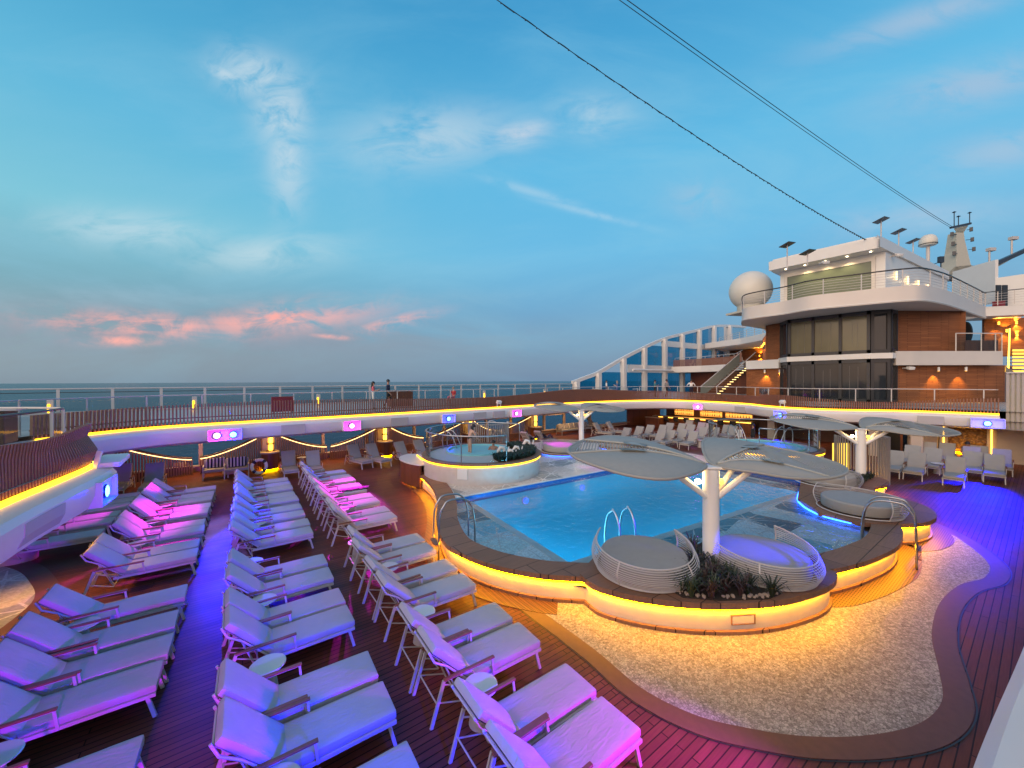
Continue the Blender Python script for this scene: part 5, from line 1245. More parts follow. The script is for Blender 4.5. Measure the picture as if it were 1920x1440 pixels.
# balcony with curved bulwark
bw = [G(px, py, 10.4) for px, py in ((1391, 585), (1396, 578), (1425, 572), (1470, 565), (1520, 555), (1600, 546), (1664, 539), (1700, 536), (1728, 535), (1757, 540), (1789, 550), (1848, 575))]
bw = spline([Vector((p.x, p.y)) for p in [Vector((36.5, bw[0].y+.8, 0))]+bw], 5)
mb = MB(); poly = [(p.x, p.y) for p in bw]+[(44, 4.2), (44, 15.5)]; mb.prism(poly, 9.5, 9.62); mb.obj('balcony_soffit', 'bulwark_paint', dh)
mb = MB(); mb.sweep(bw, [(.0, 10.42), (.10, 10.42), (.10, 9.62), (.0, 9.48), (-.35+.33, 9.44)], side=1 if True else -1); mb.obj('bulwark', 'bulwark_paint', dh, smooth='angle')
mb = MB(); mb.sweep(bw, [(-.02, 9.50), (-.05, 9.50), (-.05, 9.56), (-.02, 9.56)]); mb.obj('trim', 'white_paint', dh)
mb = MB(); mb.prism(poly, 10.2, 10.3); mb.obj('balcony_floor', 'upper_deck_planks', dh)
t = thing('balcony_railing', 'white wire railing with a dark handrail around the curved balcony of the deckhouse', 'railing', (33, 9, 10.4))
for z, r, m_ in ((11.45, .045, 'dark_rail'),): mb = MB(); mb.tube([(p.x, p.y, z) for p in bw], r, 6); mb.obj('hand_rail', m_, t, smooth=True)
mb = MB()
for k in range(5): mb.tube([(p.x, p.y, 10.58+.17*k) for p in bw], .014, 5)
mb.obj('wires', 'frame_white', t)
for p in resample(bw, 1.9): mb = MB(); mb.beam((p.x, p.y, 10.4), (p.x, p.y, 11.45), .05, .05); mb.obj('post', 'frame_white', t)
# top house
XT = 38.0; yA = onX(1463, 550, XT).y; yB = onX(1660, 550, XT).y; sd = Vector((math.cos(-.085), math.sin(-.085)))
zr = onX(1655, 472, XT).z; zl = onX(1463, 510, XT).z; zt = (zr+zl)/2
bk = Vector((XT, yB))+sd*16
mb = MB(); mb.prism([(XT, yA), (XT, yB), (bk.x, bk.y), (bk.x, yA)], 10.3, zt); mb.obj('top_house', 'white_paint', dh)
roof = spline([Vector((XT+1.5, yA+.5)), Vector((XT-.9, yA+.35)), Vector((XT-1.35, yA-.2)), Vector((XT-1.35, yB+.9)), Vector((XT-1.0, yB+.05)), Vector((XT-.2, yB-.12)), Vector((bk.x, bk.y-.12))], 6)
ra = [(p.x, p.y) for p in roof]+[(bk.x, yA+.5)]
mb = MB(); mb.prism(ra, zt, zt+.75); mb.obj('roof', 'white_paint', dh)
mb = MB(); mb.prism([(p[0]*.96+41*.04, p[1]*.94+10*.06) for p in ra], zt+.75, zt+.9); mb.obj('roof_top', 'white_paint', dh)
mb = MB(); sy0, sy1 = onX(1477, 560, XT).y, onX(1634, 560, XT).y; sz = onX(1634, 490, XT).z; mb.box((XT-.04, (sy0+sy1)/2, (10.35+sz)/2), (.06, sy0-sy1, sz-10.35)); sc_ = mb.obj('screen', 'screen_glass', dh)
mb = MB()
for y in (sy0+.12, sy1-.12): mb.box((XT-.06, y, (10.35+sz)/2), (.12, .22, sz-10.35))
mb.box((XT-.06, (sy0+sy1)/2, sz+.12), (.12, sy0-sy1+.48, .24)); mb.obj('screen_frame', 'bulwark_paint', sc_)
for k in range(5):
    y = yA-(yA-yB)*(.1+.2*k); mb = MB(); mb.lathe([(.07, zt-.03), (.07, zt-.005)], (XT-.7, y, 0), 12); mb.obj('soffit_light', 'bulb', dh)
    if k in (1, 2, 3): lamp('soffit_lamp', 'SPOT', (XT-.7, y, zt-.08), 160, (1, .72, .35), aim=(XT-.3, y, 10), size=.06, spot=120, blend=.8)
for f in (.12, .28, .44, .6): 
    q = Vector((XT, yB))+sd*(16*f); mb = MB(); mb.lathe([(.05, 12.1), (.05, 12.7)], (q.x, q.y-.1, 0), 10); h = mb.obj('wall_lantern', 'led_warm', dh)
    lamp('wall_lamp', 'POINT', (q.x, q.y-.3, 12.4), 4, (1, .75, .4), size=.08)
# wall downlights on the lower brick
def downlight(q, z, n, label):
    t = thing('wall_downlight', label, 'wall light', (q.x, q.y, z), group='white cylinder wall lights on the brick')
    mb = MB(); mb.lathe([(.07, -.14), (.07, .14), (0, .14)], (q.x, q.y, z), 14); mb.obj('housing', 'white_paint', t, smooth='angle')
    mb = MB(); mb.lathe([(.055, -.15), (.055, -.141)], (q.x, q.y, z), 12); mb.obj('lens', 'lantern', t)
    lamp('downlight_lamp', 'SPOT', (q.x, q.y, z-.17), 190, (1, .48, .07), aim=(q.x+n[0]*.45, q.y+n[1]*.45, z-2), size=.04, spot=80, blend=.6)
nn = (CF.x, CF.y)
for px, w in ((1755, 'left one on the right brick wall'), (1806, 'right one on the right brick wall')):
    q = pr(px, D0+.02); q = q-Vector(nn)*.16; downlight(q, 5.38, nn, 'white cylinder wall light throwing amber down, %s' % w)
for px, w in ((1434, 'left one left of the bay window'), (1462, 'right one left of the bay window')):
    q = onX(px, 695, 37.35); downlight(Vector((q.x-.02, q.y)), 5.42, (1, 0), 'white cylinder wall light throwing amber down, %s' % w)
for px, py, w in ((1707, 690, 'on the lower brick right of the bay'), (1686, 478, 'at the corner of the top house'), (1812, 580, 'under the right end of the balcony'), (1548, 492, 'hanging from the roof soffit')):
    D = D0-.3 if py > 600 else D0+1; q = P(px, py, D); t = thing('floodlight', 'small white floodlight %s' % w, 'floodlight', q, YAW, 'floodlights on the deckhouse'); M = WM[t.name]
    mb = MB(); mb.box(None, (.42, .3, .22), mat=M @ Matrix.Rotation(.3, 4, 'X'), bevel=.06); mb.obj('housing', 'white_paint', t, smooth='angle'); mb = MB(); mb.box(None, (.1, .3, .1), mat=M @ Matrix.Translation((-.22, .15, 0))); mb.obj('bracket', 'frame_white', t)
# balcony rail on the right upper storey
t = thing('glass_railing', 'small glass balcony balustrade in front of the upper brick wall at the right', 'railing', (*pr(1835, D0-.3), 6.6), group='glass railings round the pool opening')
pa, pb = pr(1792, D0-.35), pr(1878, D0-.2)
mb = MB(); mb.beam((pa.x, pa.y, 7.85), (pb.x, pb.y, 7.85), .06); mb.obj('top_rail', 'frame_white', t)
mb = MB(); mb.beam((pa.x, pa.y, 7.2), (pb.x, pb.y, 7.2), .015, 1.1); mb.obj('glass_panel', 'rail_glass', t)
for f in (0, .55, .86, 1): q = pa.lerp(pb, f); mb = MB(); mb.beam((q.x, q.y, 6.6), (q.x, q.y, 7.85), .06); mb.obj('post', 'frame_white', t)
mb = MB()
for k in range(26): q = pa.lerp(pb, .3+.7*k/25); mb.box((q.x+.25, q.y+.2, 7.0), (.05, .05, .8), YAW)
mb.obj('slats', 'slat_brown', t)
# starboard upper block with stairs and glowing wall
Dq = 34.0
def pz(px, py, D): return P(px, py, D)
sb = thing('starboard_deckhouse', 'white upper deckhouse wall with doors and lamps at the far right, above the lit stairs', 'deckhouse', pz(1880, 560, Dq))
a, b_, c3 = pz(1786, 515, 40), pz(1866, 507, 36), pz(1945, 516, 34)
mb = MB(); quad(mb, a, b_, pz(1820, 575, 38).z, a.z+.3); mb.obj('wall', 'white_paint', sb)
mb = MB(); quad(mb, b_, c3, pz(1880, 575, Dq).z, pz(1890, 516, 35).z); mb.obj('wall', 'white_paint', sb)
for px in (1872, 1884): p = pz(px, 555, 34.8); mb = MB(); mb.box((p.x, p.y, p.z), (.45, .1, 2.0), YAW, bevel=.02); mb.obj('door', 'window_frame', sb)
a, b_ = pz(1846, 575, 31.5), pz(1945, 575, 30.5)
mb = MB(); quad(mb, a, b_, pz(1880, 591, 31).z, pz(1880, 573, 31).z, 3); mb.obj('deck_edge', 'white_paint', sb)
mb = MB(); quad(mb, pz(1846, 600, 33), pz(1945, 600, 32), 6.6, pz(1880, 591, 31).z); mb.obj('brick_wall', 'brick_wall', sb)
t = thing('balcony_railing', 'white wire railing with a dark handrail before the white deckhouse wall at the far right', 'railing', pz(1890, 560, 31))
mb = MB(); a2, b2 = pz(1840, 549, 31.3), pz(1945, 539, 30.4); mb.beam(a2, b2, .06); mb.obj('hand_rail', 'dark_rail', t)
mb = MB()
for k in range(5): mb.beam(a2-Vector((0, 0, .2+.2*k)), b2-Vector((0, 0, .2+.2*k)), .022)
mb.obj('wires', 'frame_white', t)
for f in (0, .3, .6, .9): q = a2.lerp(b2, f); mb = MB(); mb.beam(q, q-Vector((0, 0, 1.15)), .05); mb.obj('post', 'frame_white', t)
p = pz(1830, 538, 38.5); t = thing('wall_lamp', 'yellow glowing wall lamp on the white deckhouse wall at the far right', 'wall light', p); mb = MB(); mb.lathe([(.0, -.32), (.26, -.3), (.2, -.1), (.05, .12), (0, .2)], p, 14); mb.obj('shade', 'led_amber_soft', t, smooth=True); mb = MB(); mb.box((p.x, p.y, p.z+.3), (.12, .12, .2)); mb.obj('bracket', 'mast_paint', t)
p = pz(1892, 572, 31.4); t = thing('red_box', 'small red box on the deck edge behind the wire railing at the far right', 'box', p); mb = MB(); mb.box((p.x-.6, p.y+.5, p.z+.05), (.6, .4, .5), YAW, bevel=.03); mb.obj('box', 'red_panel', t); mb = MB(); mb.box((p.x-.6, p.y+.5, p.z+.32), (.64, .44, .06), YAW, bevel=.02); mb.obj('lid', 'red_panel', t)
st = thing('stairs', 'amber lit stairs climbing at the right edge, beside the brick deckhouse', 'stairs', pz(1905, 690, 27))
a, b_ = pz(1893, 694, 27.5), pz(1893, 655, 30)
for k in range(7):
    f = k/6; q = a.lerp(b_, f); mb = MB(); r_ = Vector((CR.x, CR.y, 0)); c = q+r_*1.0; mb.beam(q, q+r_*2.2, .34, .05); mb.obj('tread', 'cap_teak', st); mb = MB(); mb.beam(q-Vector(nn+(0,))*.18-Vector((0, 0, .10)), q+r_*2.2-Vector(nn+(0,))*.18-Vector((0, 0, .10)), .03, .15); mb.obj('led_riser', 'step_yellow', st)
mb = MB(); mb.beam(a-Vector((0, 0, .1))-r_*.1, b_+Vector((0, 0, 1.6))-r_*.0, .08, .10); mb.obj('led_rail', 'led_amber_soft', st)
mb = MB(); e0, e1 = pz(1886, 690, 26), pz(1935, 740, 24); mb.sheet([pz(1886, 687, 26.5), pz(1940, 722, 25), pz(1940, 800, 25), pz(1886, 755, 26.5)]); bmesh.ops.solidify(mb.bm, geom=mb.bm.faces[:], thickness=.1); mb.obj('side_panel', 'mast_paint', st)
# glowing sconces
def sconce(q, label, e=9):
    t = thing('wall_sconce', label, 'wall light', q, group='amber up and down wall sconces')
    mb = MB(); mb.lathe([(.06, -.12), (.07, 0), (.06, .12)], q, 10); mb.obj('housing', 'lantern', t); mb = MB(); mb.box(q, (.16, .16, .04)); mb.obj('collar', 'dark_wood_wall', t)
    v = (q-CAM).normalized(); v.z = 0
    for s in (1, -1): lamp('sconce_lamp', 'SPOT', q-v*.05+Vector((0, 0, .14*s)), e*14, (1, .46, .05), aim=q+v*.22+Vector((0, 0, 1.2*s)), size=.03, spot=95, blend=.5)
for k, (px, py) in enumerate(((1873, 606), (1888, 620), (1906, 605), (1907, 628))): sconce(pz(px, py, 32.35), 'amber sconce on the brick above the right hand stairs, %s from the left' % ORD[k])
# ================================================================ PORT WING with glass wind screen
ws = thing('wind_screen', 'tall curved glass wind screen with white fins rising along the port side to the deckhouse', 'wind screen', (45, 31, 3))
YW = 31.0
tops = [onY(px, py, YW) for px, py in ((1073, 717.5), (1095, 709), (1119, 700), (1142, 687), (1164, 674), (1205, 653), (1243, 636), (1276, 627), (1308, 619), (1336, 612), (1365, 611), (1397, 613))]
tl = spline(tops, 4)
mb = MB()
for a, b_ in zip(tl, tl[1:]): mb.beam(a, b_, .35, .38)
mb.obj('top_beam', 'white_paint', ws)
def topz(X):
    for a, b_ in zip(tl, tl[1:]):
        if a.x <= X <= b_.x: return a.z+(b_.z-a.z)*(X-a.x)/(b_.x-a.x)
    return tl[-1].z
fins = [onY(px, 700, YW).x for px in (1078, 1119, 1166, 1205, 1243, 1276, 1308, 1336, 1365)]
for i, X in enumerate(fins):
    z = topz(X); mb = MB(); mb.prism([(X-.25, YW-.55), (X+.25, YW-.55), (X+.25, YW+.1), (X-.25, YW+.1)], 3.0, z); mb.obj('fin', 'white_paint', ws)
def glz(z0, z1f, X0, X1, nm='glass_panel'):
    mb = MB(); n = 24; A = []; B = []
    for k in range(n+1):
        X = X0+(X1-X0)*k/n; zt_ = z1f(X); A.append(mb.v((X, YW, min(z0, zt_-.01)))); B.append(mb.v((X, YW, zt_)))
    for k in range(n): mb.face((A[k], A[k+1], B[k+1], B[k]))
    mb.obj(nm, 'screen_blue', ws)
Xe = tl[-1].x-.5
glz(3.0, lambda X: min(5.7, topz(X)), fins[0], Xe)
glz(6.7, lambda X: max(6.71, topz(X)) if topz(X) < 9.4 else 9.4, fins[2], Xe)
glz(10.2, lambda X: max(10.21, topz(X)), fins[4], Xe)
mb = MB(); mb.beam((fins[2]+1.2, YW-.05, 6.2), (Xe, YW-.05, 6.2), .3, 1.0); mb.obj('lower_beam', 'white_paint', ws)
mb = MB(); mb.beam((fins[4]+.5, YW-.05, 9.8), (Xe, YW-.05, 9.8), .3, .8); mb.obj('upper_beam', 'white_paint', ws)
mb = MB(); mb.tube([(fins[2]+1, YW-.9, 6.0), (fins[4]+1.6, YW-.9, 6.0)], .16, 8); mb.obj('davit_pipe', 'white_paint', ws, smooth='angle')
pw = thing('port_deckhouse', 'port wing of the deckhouse with white deck bands, dark wood walls and a slatted balcony', 'deckhouse', (52, 26, 3))
Xb = 49.0
mb = MB(); mb.prism([(Xb, YW-.6), (Xb-.3, 26), (Xb-2, 21), (Xb-8, 17.6), (62, 17), (70, YW-.6)], 5.75, 6.55); mb.obj('white_band', 'white_paint', pw)
mb = MB(); quad(mb, (52.5, 29.6), (47.5, 18), 3.0, 5.75); mb.obj('wood_wall', 'wood_panel', pw)
mb = MB(); quad(mb, (66, 30.5), (60, 16), 6.55, 9.6); mb.obj('wood_wall', 'brick_wall', pw)
mb = MB(); mb.prism([(58, YW-.6), (55, 24), (50, 18.2), (40, 15.5), (46, 14), (74, 14), (74, YW-.6)], 9.5, 10.3); mb.obj('white_band', 'white_paint', pw)
mb = MB(); quad(mb, (50.5, 19.6), (42, 15.7), 6.55, 9.5); mb.obj('wood_wall', 'brick_wall', pw)
t = thing('slat_fence', 'brown slatted balcony front above the white band of the port wing', 'fence', (Xb, 26, 6.55), group='brown slat fences on the deck edge')
pth = resample([Vector((Xb+.1, YW-.9)), Vector((Xb-.2, 26)), Vector((Xb-1.9, 21.2)), Vector((Xb-7.5, 18.0))], .16); mb = MB()
for q in pth: mb.box((q.x, q.y, 7.0), (.06, .09, .95))
mb.obj('slats', 'slat_brown', t); mb = MB(); mb.tube([(q.x+.3, q.y, 7.75) for q in pth[::4]], .035, 6); mb.obj('top_rail', 'frame_white', t, smooth=True)
for q in pth[::14]: mb = MB(); mb.beam((q.x+.3, q.y, 6.55), (q.x+.3, q.y, 7.75), .05); mb.obj('post', 'frame_white', t)
for k in range(8): chair('pale chair behind the slatted balcony of the port wing, %s from the left' % ORD[k], (51.5-.35*k, 29-1.1*k, 6.55), 2.6+.2*k)
for k in range(5): sconce(Vector((63.4-1.0*k, 25.0-2.2*k, 8.3)), 'amber sconce on the far port wing wall, %s from the left' % ORD[k], 22)
for k in range(3): sconce(Vector((48.6-1.9*k, 18.95-.87*k, 8.5)), 'amber sconce on the near port wing wall, %s from the left' % ORD[k], 14)
t = thing('balcony_railing', 'white wire railing on the top deck of the port wing, beside the white globe', 'railing', (52, 20, 10.3)); mb = MB()
pth = resample([Vector((62, YW-.8)), Vector((57, 25)), Vector((50.3, 18.6)), Vector((41, 15.9))], 1.2)
for k in range(4): mb.tube([(q.x, q.y, 10.55+.28*k) for q in pth], .03, 5)
mb.obj('wires', 'frame_white', t)
for q in pth[::2]: mb = MB(); mb.beam((q.x, q.y, 10.3), (q.x, q.y, 11.4), .07); mb.obj('post', 'frame_white', t)
t = thing('stairs', 'open stairs with lit treads climbing to the left wing of the brick deckhouse', 'stairs', (37, 17.5, 3.0))
a, b_ = Vector((34.9, 17.9, 3.05)), Vector((40.0, 16.9, 6.2)); sdv = Vector((.19, .98, 0))
for k in range(16):
    q = a.lerp(b_, k/15); mb = MB(); mb.beam(q-sdv*.75, q+sdv*.75, .30, .05); tr_ = mb.obj('tread', 'cap_teak', t); mb = MB(); mb.beam(q-sdv*.70+Vector((-.16, 0, -.02)), q-sdv*.35+Vector((-.16, 0, -.02)), .03, .05); mb.obj('led_nosing', 'led_warm', tr_)
for s in (-.8, .8):
    mb = MB(); mb.sheet([a+sdv*s+Vector((-.2, 0, -.05)), b_+sdv*s+Vector((.2, 0, -.15)), b_+sdv*s+Vector((.2, 0, 1.05)), a+sdv*s+Vector((-.2, 0, .95))]); bmesh.ops.solidify(mb.bm, geom=mb.bm.faces[:], thickness=.05)
    mb.obj('side_panel', 'mast_paint' if s > 0 else 'rail_glass', t)
    mb = MB(); mb.tube([a+sdv*s+Vector((-.2, 0, 1.0)), b_+sdv*s+Vector((.2, 0, 1.1))], .04, 6); mb.obj('hand_rail', 'frame_white', t)
# ================================================================ ROOF EQUIPMENT
c = P(1407, 545, 36); t = thing('radome', 'large white globe radome left of the top house', 'radome', (c.x, c.y, c.z-1.9)); r_ = 35.5/715*36
mb = MB(); mb.lathe([(r_*math.cos(a), r_*math.sin(a)) for a in [-math.pi/2+math.pi*k/24 for k in range(25)]], c, 40); mb.obj('globe', 'dome_white', t, smooth=True)
mb = MB(); mb.lathe([(r_*.62, -r_*1.06), (r_*.62, -r_*.80)], c, 24); mb.obj('pedestal', 'mast_paint', t, smooth='angle'); mb = MB(); mb.beam((c.x-.8, c.y+1.0, c.z-r_*1.12), (c.x+7, c.y-2.5, c.z-r_*1.12), 2.4, .18); mb.obj('platform', 'mast_paint', t)
for px, py, py2, D, w in ((1476, 459, 490, 27.5, 'leftmost on the top house roof'), (1514, 473, 482, 27, 'second from left, low on the roof edge'), (1652, 413, 450, 27, 'tallest, above the roof corner'), (1685, 434, 470, 29, 'second from the roof corner'), (1712, 452, 485, 31, 'third from the roof corner')):
    p = P(px, py, D); q = P(px, py2, D); t = thing('flat_antenna', 'dark flat tilted panel antenna on a pole, %s' % w, 'antenna', q, YAW, 'flat panel antennas on the roof')
    mb = MB(); mb.box(None, (.95, .7, .05), mat=Matrix.Translation(p) @ Matrix.Rotation(YAW+.5, 4, 'Z') @ Matrix.Rotation(-.10, 4, 'Y') @ Matrix.Rotation(-.30, 4, 'X'), bevel=.01); mb.obj('panel', 'antenna_dark', t); mb = MB(); mb.tube([q-Vector((0, 0, .6)), p], .04, 6); mb.obj('pole', 'frame_white', t)
p = P(1740, 452, 34); t = thing('radome', 'small white drum radome on a post at the right end of the roof', 'radome', p-Vector((0, 0, 2.5)))
mb = MB(); mb.lathe([(.0, -.42), (.52, -.42), (.60, -.3), (.60, .05), (.5, .34), (.3, .52), (0, .6)], p, 24); mb.obj('cover', 'dome_white', t, smooth='angle'); mb = MB(); mb.lathe([(.62, -.33), (.62, -.27)], p, 24, caps=False); mb.obj('band', 'dark_rail', t); mb = MB(); mb.tube([p-Vector((0, 0, 2.6)), p-Vector((0, 0, .4))], .13, 8); mb.obj('post', 'frame_white', t)
t = thing('mast', 'tapering pale ship mast with cross arms, aerials and small dark sensors behind the roof', 'mast', P(1806, 515, 50))
def pm(px, py, D=50): return P(px, py, D)
mb = MB(); R3 = Vector((CR.x, CR.y, 0)); F3 = Vector((CF.x, CF.y, 0))
secs = [(1790, 1832, 517), (1793, 1820, 495), (1794, 1814, 470), (1793, 1809, 450), (1793, 1807, 435)]
rows = []
for x0, x1, y in secs: A, B = pm(x0, y), pm(x1, y); w = (B-A).length; rows.append([mb.v(A), mb.v(B), mb.v(B+F3*w), mb.v(A+F3*w)])
for A, B in zip(rows, rows[1:]):
    for k in range(4): mb.face((A[k], A[(k+1) % 4], B[(k+1) % 4], B[k]))
mb.face(rows[-1]); mb.obj('tower', 'mast_paint', t)
mb = MB(); top = [pm(1788, 428), pm(1816, 422), pm(1807, 436), pm(1793, 436)]; mb.sheet([top[0], top[1], top[2], top[3]]); bmesh.ops.solidify(mb.bm, geom=mb.bm.faces[:], thickness=1.2); mb.obj('platform', 'mast_paint', t)
mb = MB(); mb.beam(pm(1782, 427), pm(1820, 419), .22, .25); mb.obj('cross_arm', 'antenna_dark', t)
for x0, y0, y1 in ((1789, 424, 398), (1797, 423, 406), (1818, 418, 399)): mb = MB(); mb.tube([pm(x0, y0), pm(x0, y1)], .05, 5); mb.lathe([(0, -.1), (.22, 0), (0, .15)], pm(x0, y1), 8); mb.obj('aerial', 'antenna_dark', t)
for x0, y0, dx in ((1785, 439, 9), (1787, 457, 7), (1789, 475, 6), (1821, 430, -8), (1823, 449, -12), (1826, 467, -10)): mb = MB(); mb.beam(pm(x0, y0), pm(x0+dx, y0+1), .06); mb.box(pm(x0, y0), (.3, .3, .5)); mb.obj('sensor', 'antenna_dark', t)
mb = MB(); mb.sheet([pm(1772, 520), pm(1790, 500), pm(1820, 497), pm(1850, 505), pm(1880, 490), pm(1925, 462), pm(1925, 470), pm(1850, 512), pm(1845, 520)]); bmesh.ops.solidify(mb.bm, geom=mb.bm.faces[:], thickness=3); mb.obj('funnel_deck', 'mast_paint', t)
mb = MB(); mb.beam(pm(1832, 510, 48), pm(1930, 466, 48), .6, .45); mb.obj('boom', 'antenna_dark', t)
for px, py, y2 in ((1855, 466, 503), (1897, 445, 480)): mb = MB(); mb.tube([pm(px, y2), pm(px, py)], .1, 6); mb.box(pm(px+3, py+2), (.8, .5, .4), YAW); mb.obj('aerial', 'frame_white', t)
mb = MB(); mb.box(pm(1764, 487, 44), (.5, .3, .7), YAW); mb.beam(pm(1752, 495, 44), pm(1770, 488, 44), .08); mb.tube([pm(1764, 520, 44), pm(1764, 487, 44)], .06, 5); mb.obj('sensor_frame', 'antenna_dark', t)
# cables overhead
def cable(label, a, b_, sag, r, bulbs=0):
    t = thing('overhead_cable', label, 'cable', b_); N = 40
    pts = [a.lerp(b_, k/N)-Vector((0, 0, sag*4*(k/N)*(1-k/N))) for k in range(N+1)]
    mb = MB(); mb.tube(pts, [r*(.55+.45*k/N)for k in range(N+1)] if True else r, 5); mb.obj('line', 'cable', t, smooth=True)
    if bulbs:
        mb = MB()
        for k in range(bulbs):
            f = k/bulbs; q = a.lerp(b_, f)-Vector((0, 0, sag*4*f*(1-f))); s = .018+.025*f
            mb.lathe([(0, -s*2.2), (s, -s*1.4), (s*.8, -.0), (0, .01)], q, 6)
        mb.obj('bulbs', 'cable', t)
a = P(915, -12, 10.5); b_ = P(1625, 450, 27.5)
cable('string of small unlit bulbs crossing the sky to the top house roof', a, b_, .35, .020, 75)
mb = MB(); N = 40; tw_ = bpy.data.objects['overhead_cable']; mb.tube([a.lerp(b_, k/160)-Vector((0, 0, .35*4*(k/160)*(1-k/160)))+Vector((.02*math.sin(k*.9), 0, .03*math.cos(k*.9))) for k in range(161)], [.007+.009*k/160 for k in range(161)], 4); mb.obj('twisted_wire', 'cable', tw_)
cable('upper one of two thin cables running to the mast', P(1165, -8, 13), P(1784, 424, 50), .3, .026)
cable('lower one of two thin cables running to the mast', P(1150, -8, 13), P(1783, 427, 50), .3, .022)
# ================================================================ PEOPLE
def person(label, loc, rz, joints, cols, hair='hair_black', long_hair=False, s=1.0):
    """joints: dict of pose offsets; body grown with a skin modifier into one mesh"""
    J = dict(pel=(0, 0, .93), wai=(0, 0, 1.08), che=(0, .0, 1.30), nec=(0, 0, 1.47), hea=(0, .015, 1.58), top=(0, .01, 1.68))
    for sd, k in ((-1, 'l'), (1, 'r')):
        J['hip'+k] = (.085*sd, 0, .90); J['kne'+k] = (.095*sd, .02, .49); J['ank'+k] = (.10*sd, -.01, .085); J['toe'+k] = (.115*sd, .15, .03)
        J['sho'+k] = (.175*sd, 0, 1.38); J['elb'+k] = (.225*sd, -.02, 1.10); J['wri'+k] = (.235*sd, .05, .86); J['pal'+k] = (.235*sd, .07, .79)
    J.update(joints)
    R = dict(pel=.125, wai=.112, che=.125, nec=.052, hea=.092, top=.062)
    for k in 'lr': R.update({'hip'+k: .088, 'kne'+k: .056, 'ank'+k: .040, 'toe'+k: .032, 'sho'+k: .062, 'elb'+k: .041, 'wri'+k: .028, 'pal'+k: .034})
    E = [('pel', 'wai'), ('wai', 'che'), ('che', 'nec'), ('nec', 'hea'), ('hea', 'top')]
    for k in 'lr': E += [('pel', 'hip'+k), ('hip'+k, 'kne'+k), ('kne'+k, 'ank'+k), ('ank'+k, 'toe'+k), ('che', 'sho'+k), ('sho'+k, 'elb'+k), ('elb'+k, 'wri'+k), ('wri'+k, 'pal'+k)]
    names = list(J); V = [Vector(J[n]) for n in names]; Rr = [R[n] for n in names]; EE = [(names.index(a), names.index(b)) for a, b in E]
    for k in 'lr':   # four fingers and a thumb
        w, p = Vector(J['wri'+k]), Vector(J['pal'+k]); d = (p-w).normalized(); sdv = Vector((0, 1, 0)) if abs(d.y) < .8 else Vector((0, 0, 1)); sdv = (sdv-d*sdv.dot(d)).normalized(); ip = names.index('pal'+k)
        for f in range(4):
            o = (f-1.5)*.021; V.append(p+sdv*o*1.1+d*(.075+.014*(1.5-abs(f-1.4)))+Vector((-.012 if k == 'r' else .012, 0, 0))); Rr.append(.0085); EE.append((ip, len(V)-1))
        V.append(p+sdv*.055+d*.025); Rr.append(.0095); EE.append((ip, len(V)-1))
    me = bpy.data.meshes.new('body'); me.from_pydata([v*s for v in V], EE, []); o = bpy.data.objects.new('body', me); link(o)
    md = o.modifiers.new('skin', 'SKIN'); md.use_smooth_shade = True
    for i, sv in enumerate(me.skin_vertices[0].data): sv.radius = (Rr[i]*s*.95, Rr[i]*s*.95); sv.use_root = (i == 0)
    o.modifiers.new('sub', 'SUBSURF').levels = 1; o.modifiers['sub'].render_levels = 1
    dg = bpy.context.evaluated_depsgraph_get(); m2 = bpy.data.meshes.new_from_object(o.evaluated_get(dg)); bpy.data.objects.remove(o)
    t = thing('person', label, 'person', loc, rz)
    bo = bpy.data.objects.new('body', m2); link(bo); bo.parent = t
    ml = []
    for c in cols.values():
        if c not in ml: ml.append(c)
    m2.materials.clear()
    for c in ml: m2.materials.append(MATS[c])
    # nearest bone decides the cloth
    segs = []
    def add(a, b, key):
        for f in (0, .25, .5, .75, 1): segs.append((Vector(J[a]).lerp(Vector(J[b]), f)*s, key))
    add('pel', 'wai', 'low'); add('wai', 'che', 'top'); add('nec', 'hea', 'skin'); add('hea', 'top', 'skin')
    for k in 'lr':
        add('hip'+k, 'kne'+k, 'thigh'); add('kne'+k, 'ank'+k, 'calf'); add('ank'+k, 'toe'+k, 'shoe'); add('che', 'sho'+k, 'top'); add('sho'+k, 'elb'+k, 'sleeve'); add('elb'+k, 'wri'+k, 'arm'); add('wri'+k, 'pal'+k, 'skin')
    for p in m2.polygons:
        key = min(segs, key=lambda q: (q[0]-p.center).length_squared)[1]; p.material_index = ml.index(cols[key]); p.use_smooth = True
    hc = Vector(J['hea'])*s; upv = (Vector(J['top'])-Vector(J['hea'])).normalized()
    Rm = upv.to_track_quat('Z', 'Y').to_matrix().to_4x4(); W = WM[t.name]
    mb = MB(); prof = [(.105*s*math.cos(a), .12*s*math.sin(a)) for a in [-.15+1.72*k/8 for k in range(9)]]; mb.lathe(prof, n=16, M=W @ Matrix.Translation(hc+Vector((0, -.018*s, .025*s))) @ Rm)
    if long_hair: mb.box(None, (.19*s, .09*s, .34*s), mat=W @ Matrix.Translation(hc+Vector((0, -.085*s, -.12*s))), bevel=.035*s)
    mb.obj('hair', hair, t, smooth=True)
    nose = Vector(J['hea'])*s+Vector((0, .095*s, -.02*s))
    mb = MB(); mb.lathe([(0, -.02), (.016, -.015), (.008, .03), (0, .035)], W @ nose, 6); mb.obj('nose', cols['skin'], t, smooth=True)
    mb = MB()
    for sx in (-.034, .034): mb.lathe([(0, -.01), (.012, 0), (0, .01)], W @ (Vector(J['hea'])*s+Vector((sx*s, .085*s, .012*s))), 6)
    mb.obj('eyes', 'hair_black', t)
    return t
def cl(top, low, sleeve=None, calf=None, shoe='cloth_dark', skin='skin', arm=None):
    return dict(top=top, low=low, thigh=low, calf=calf or low, shoe=shoe, sleeve=sleeve or top, arm=arm or skin, skin=skin)
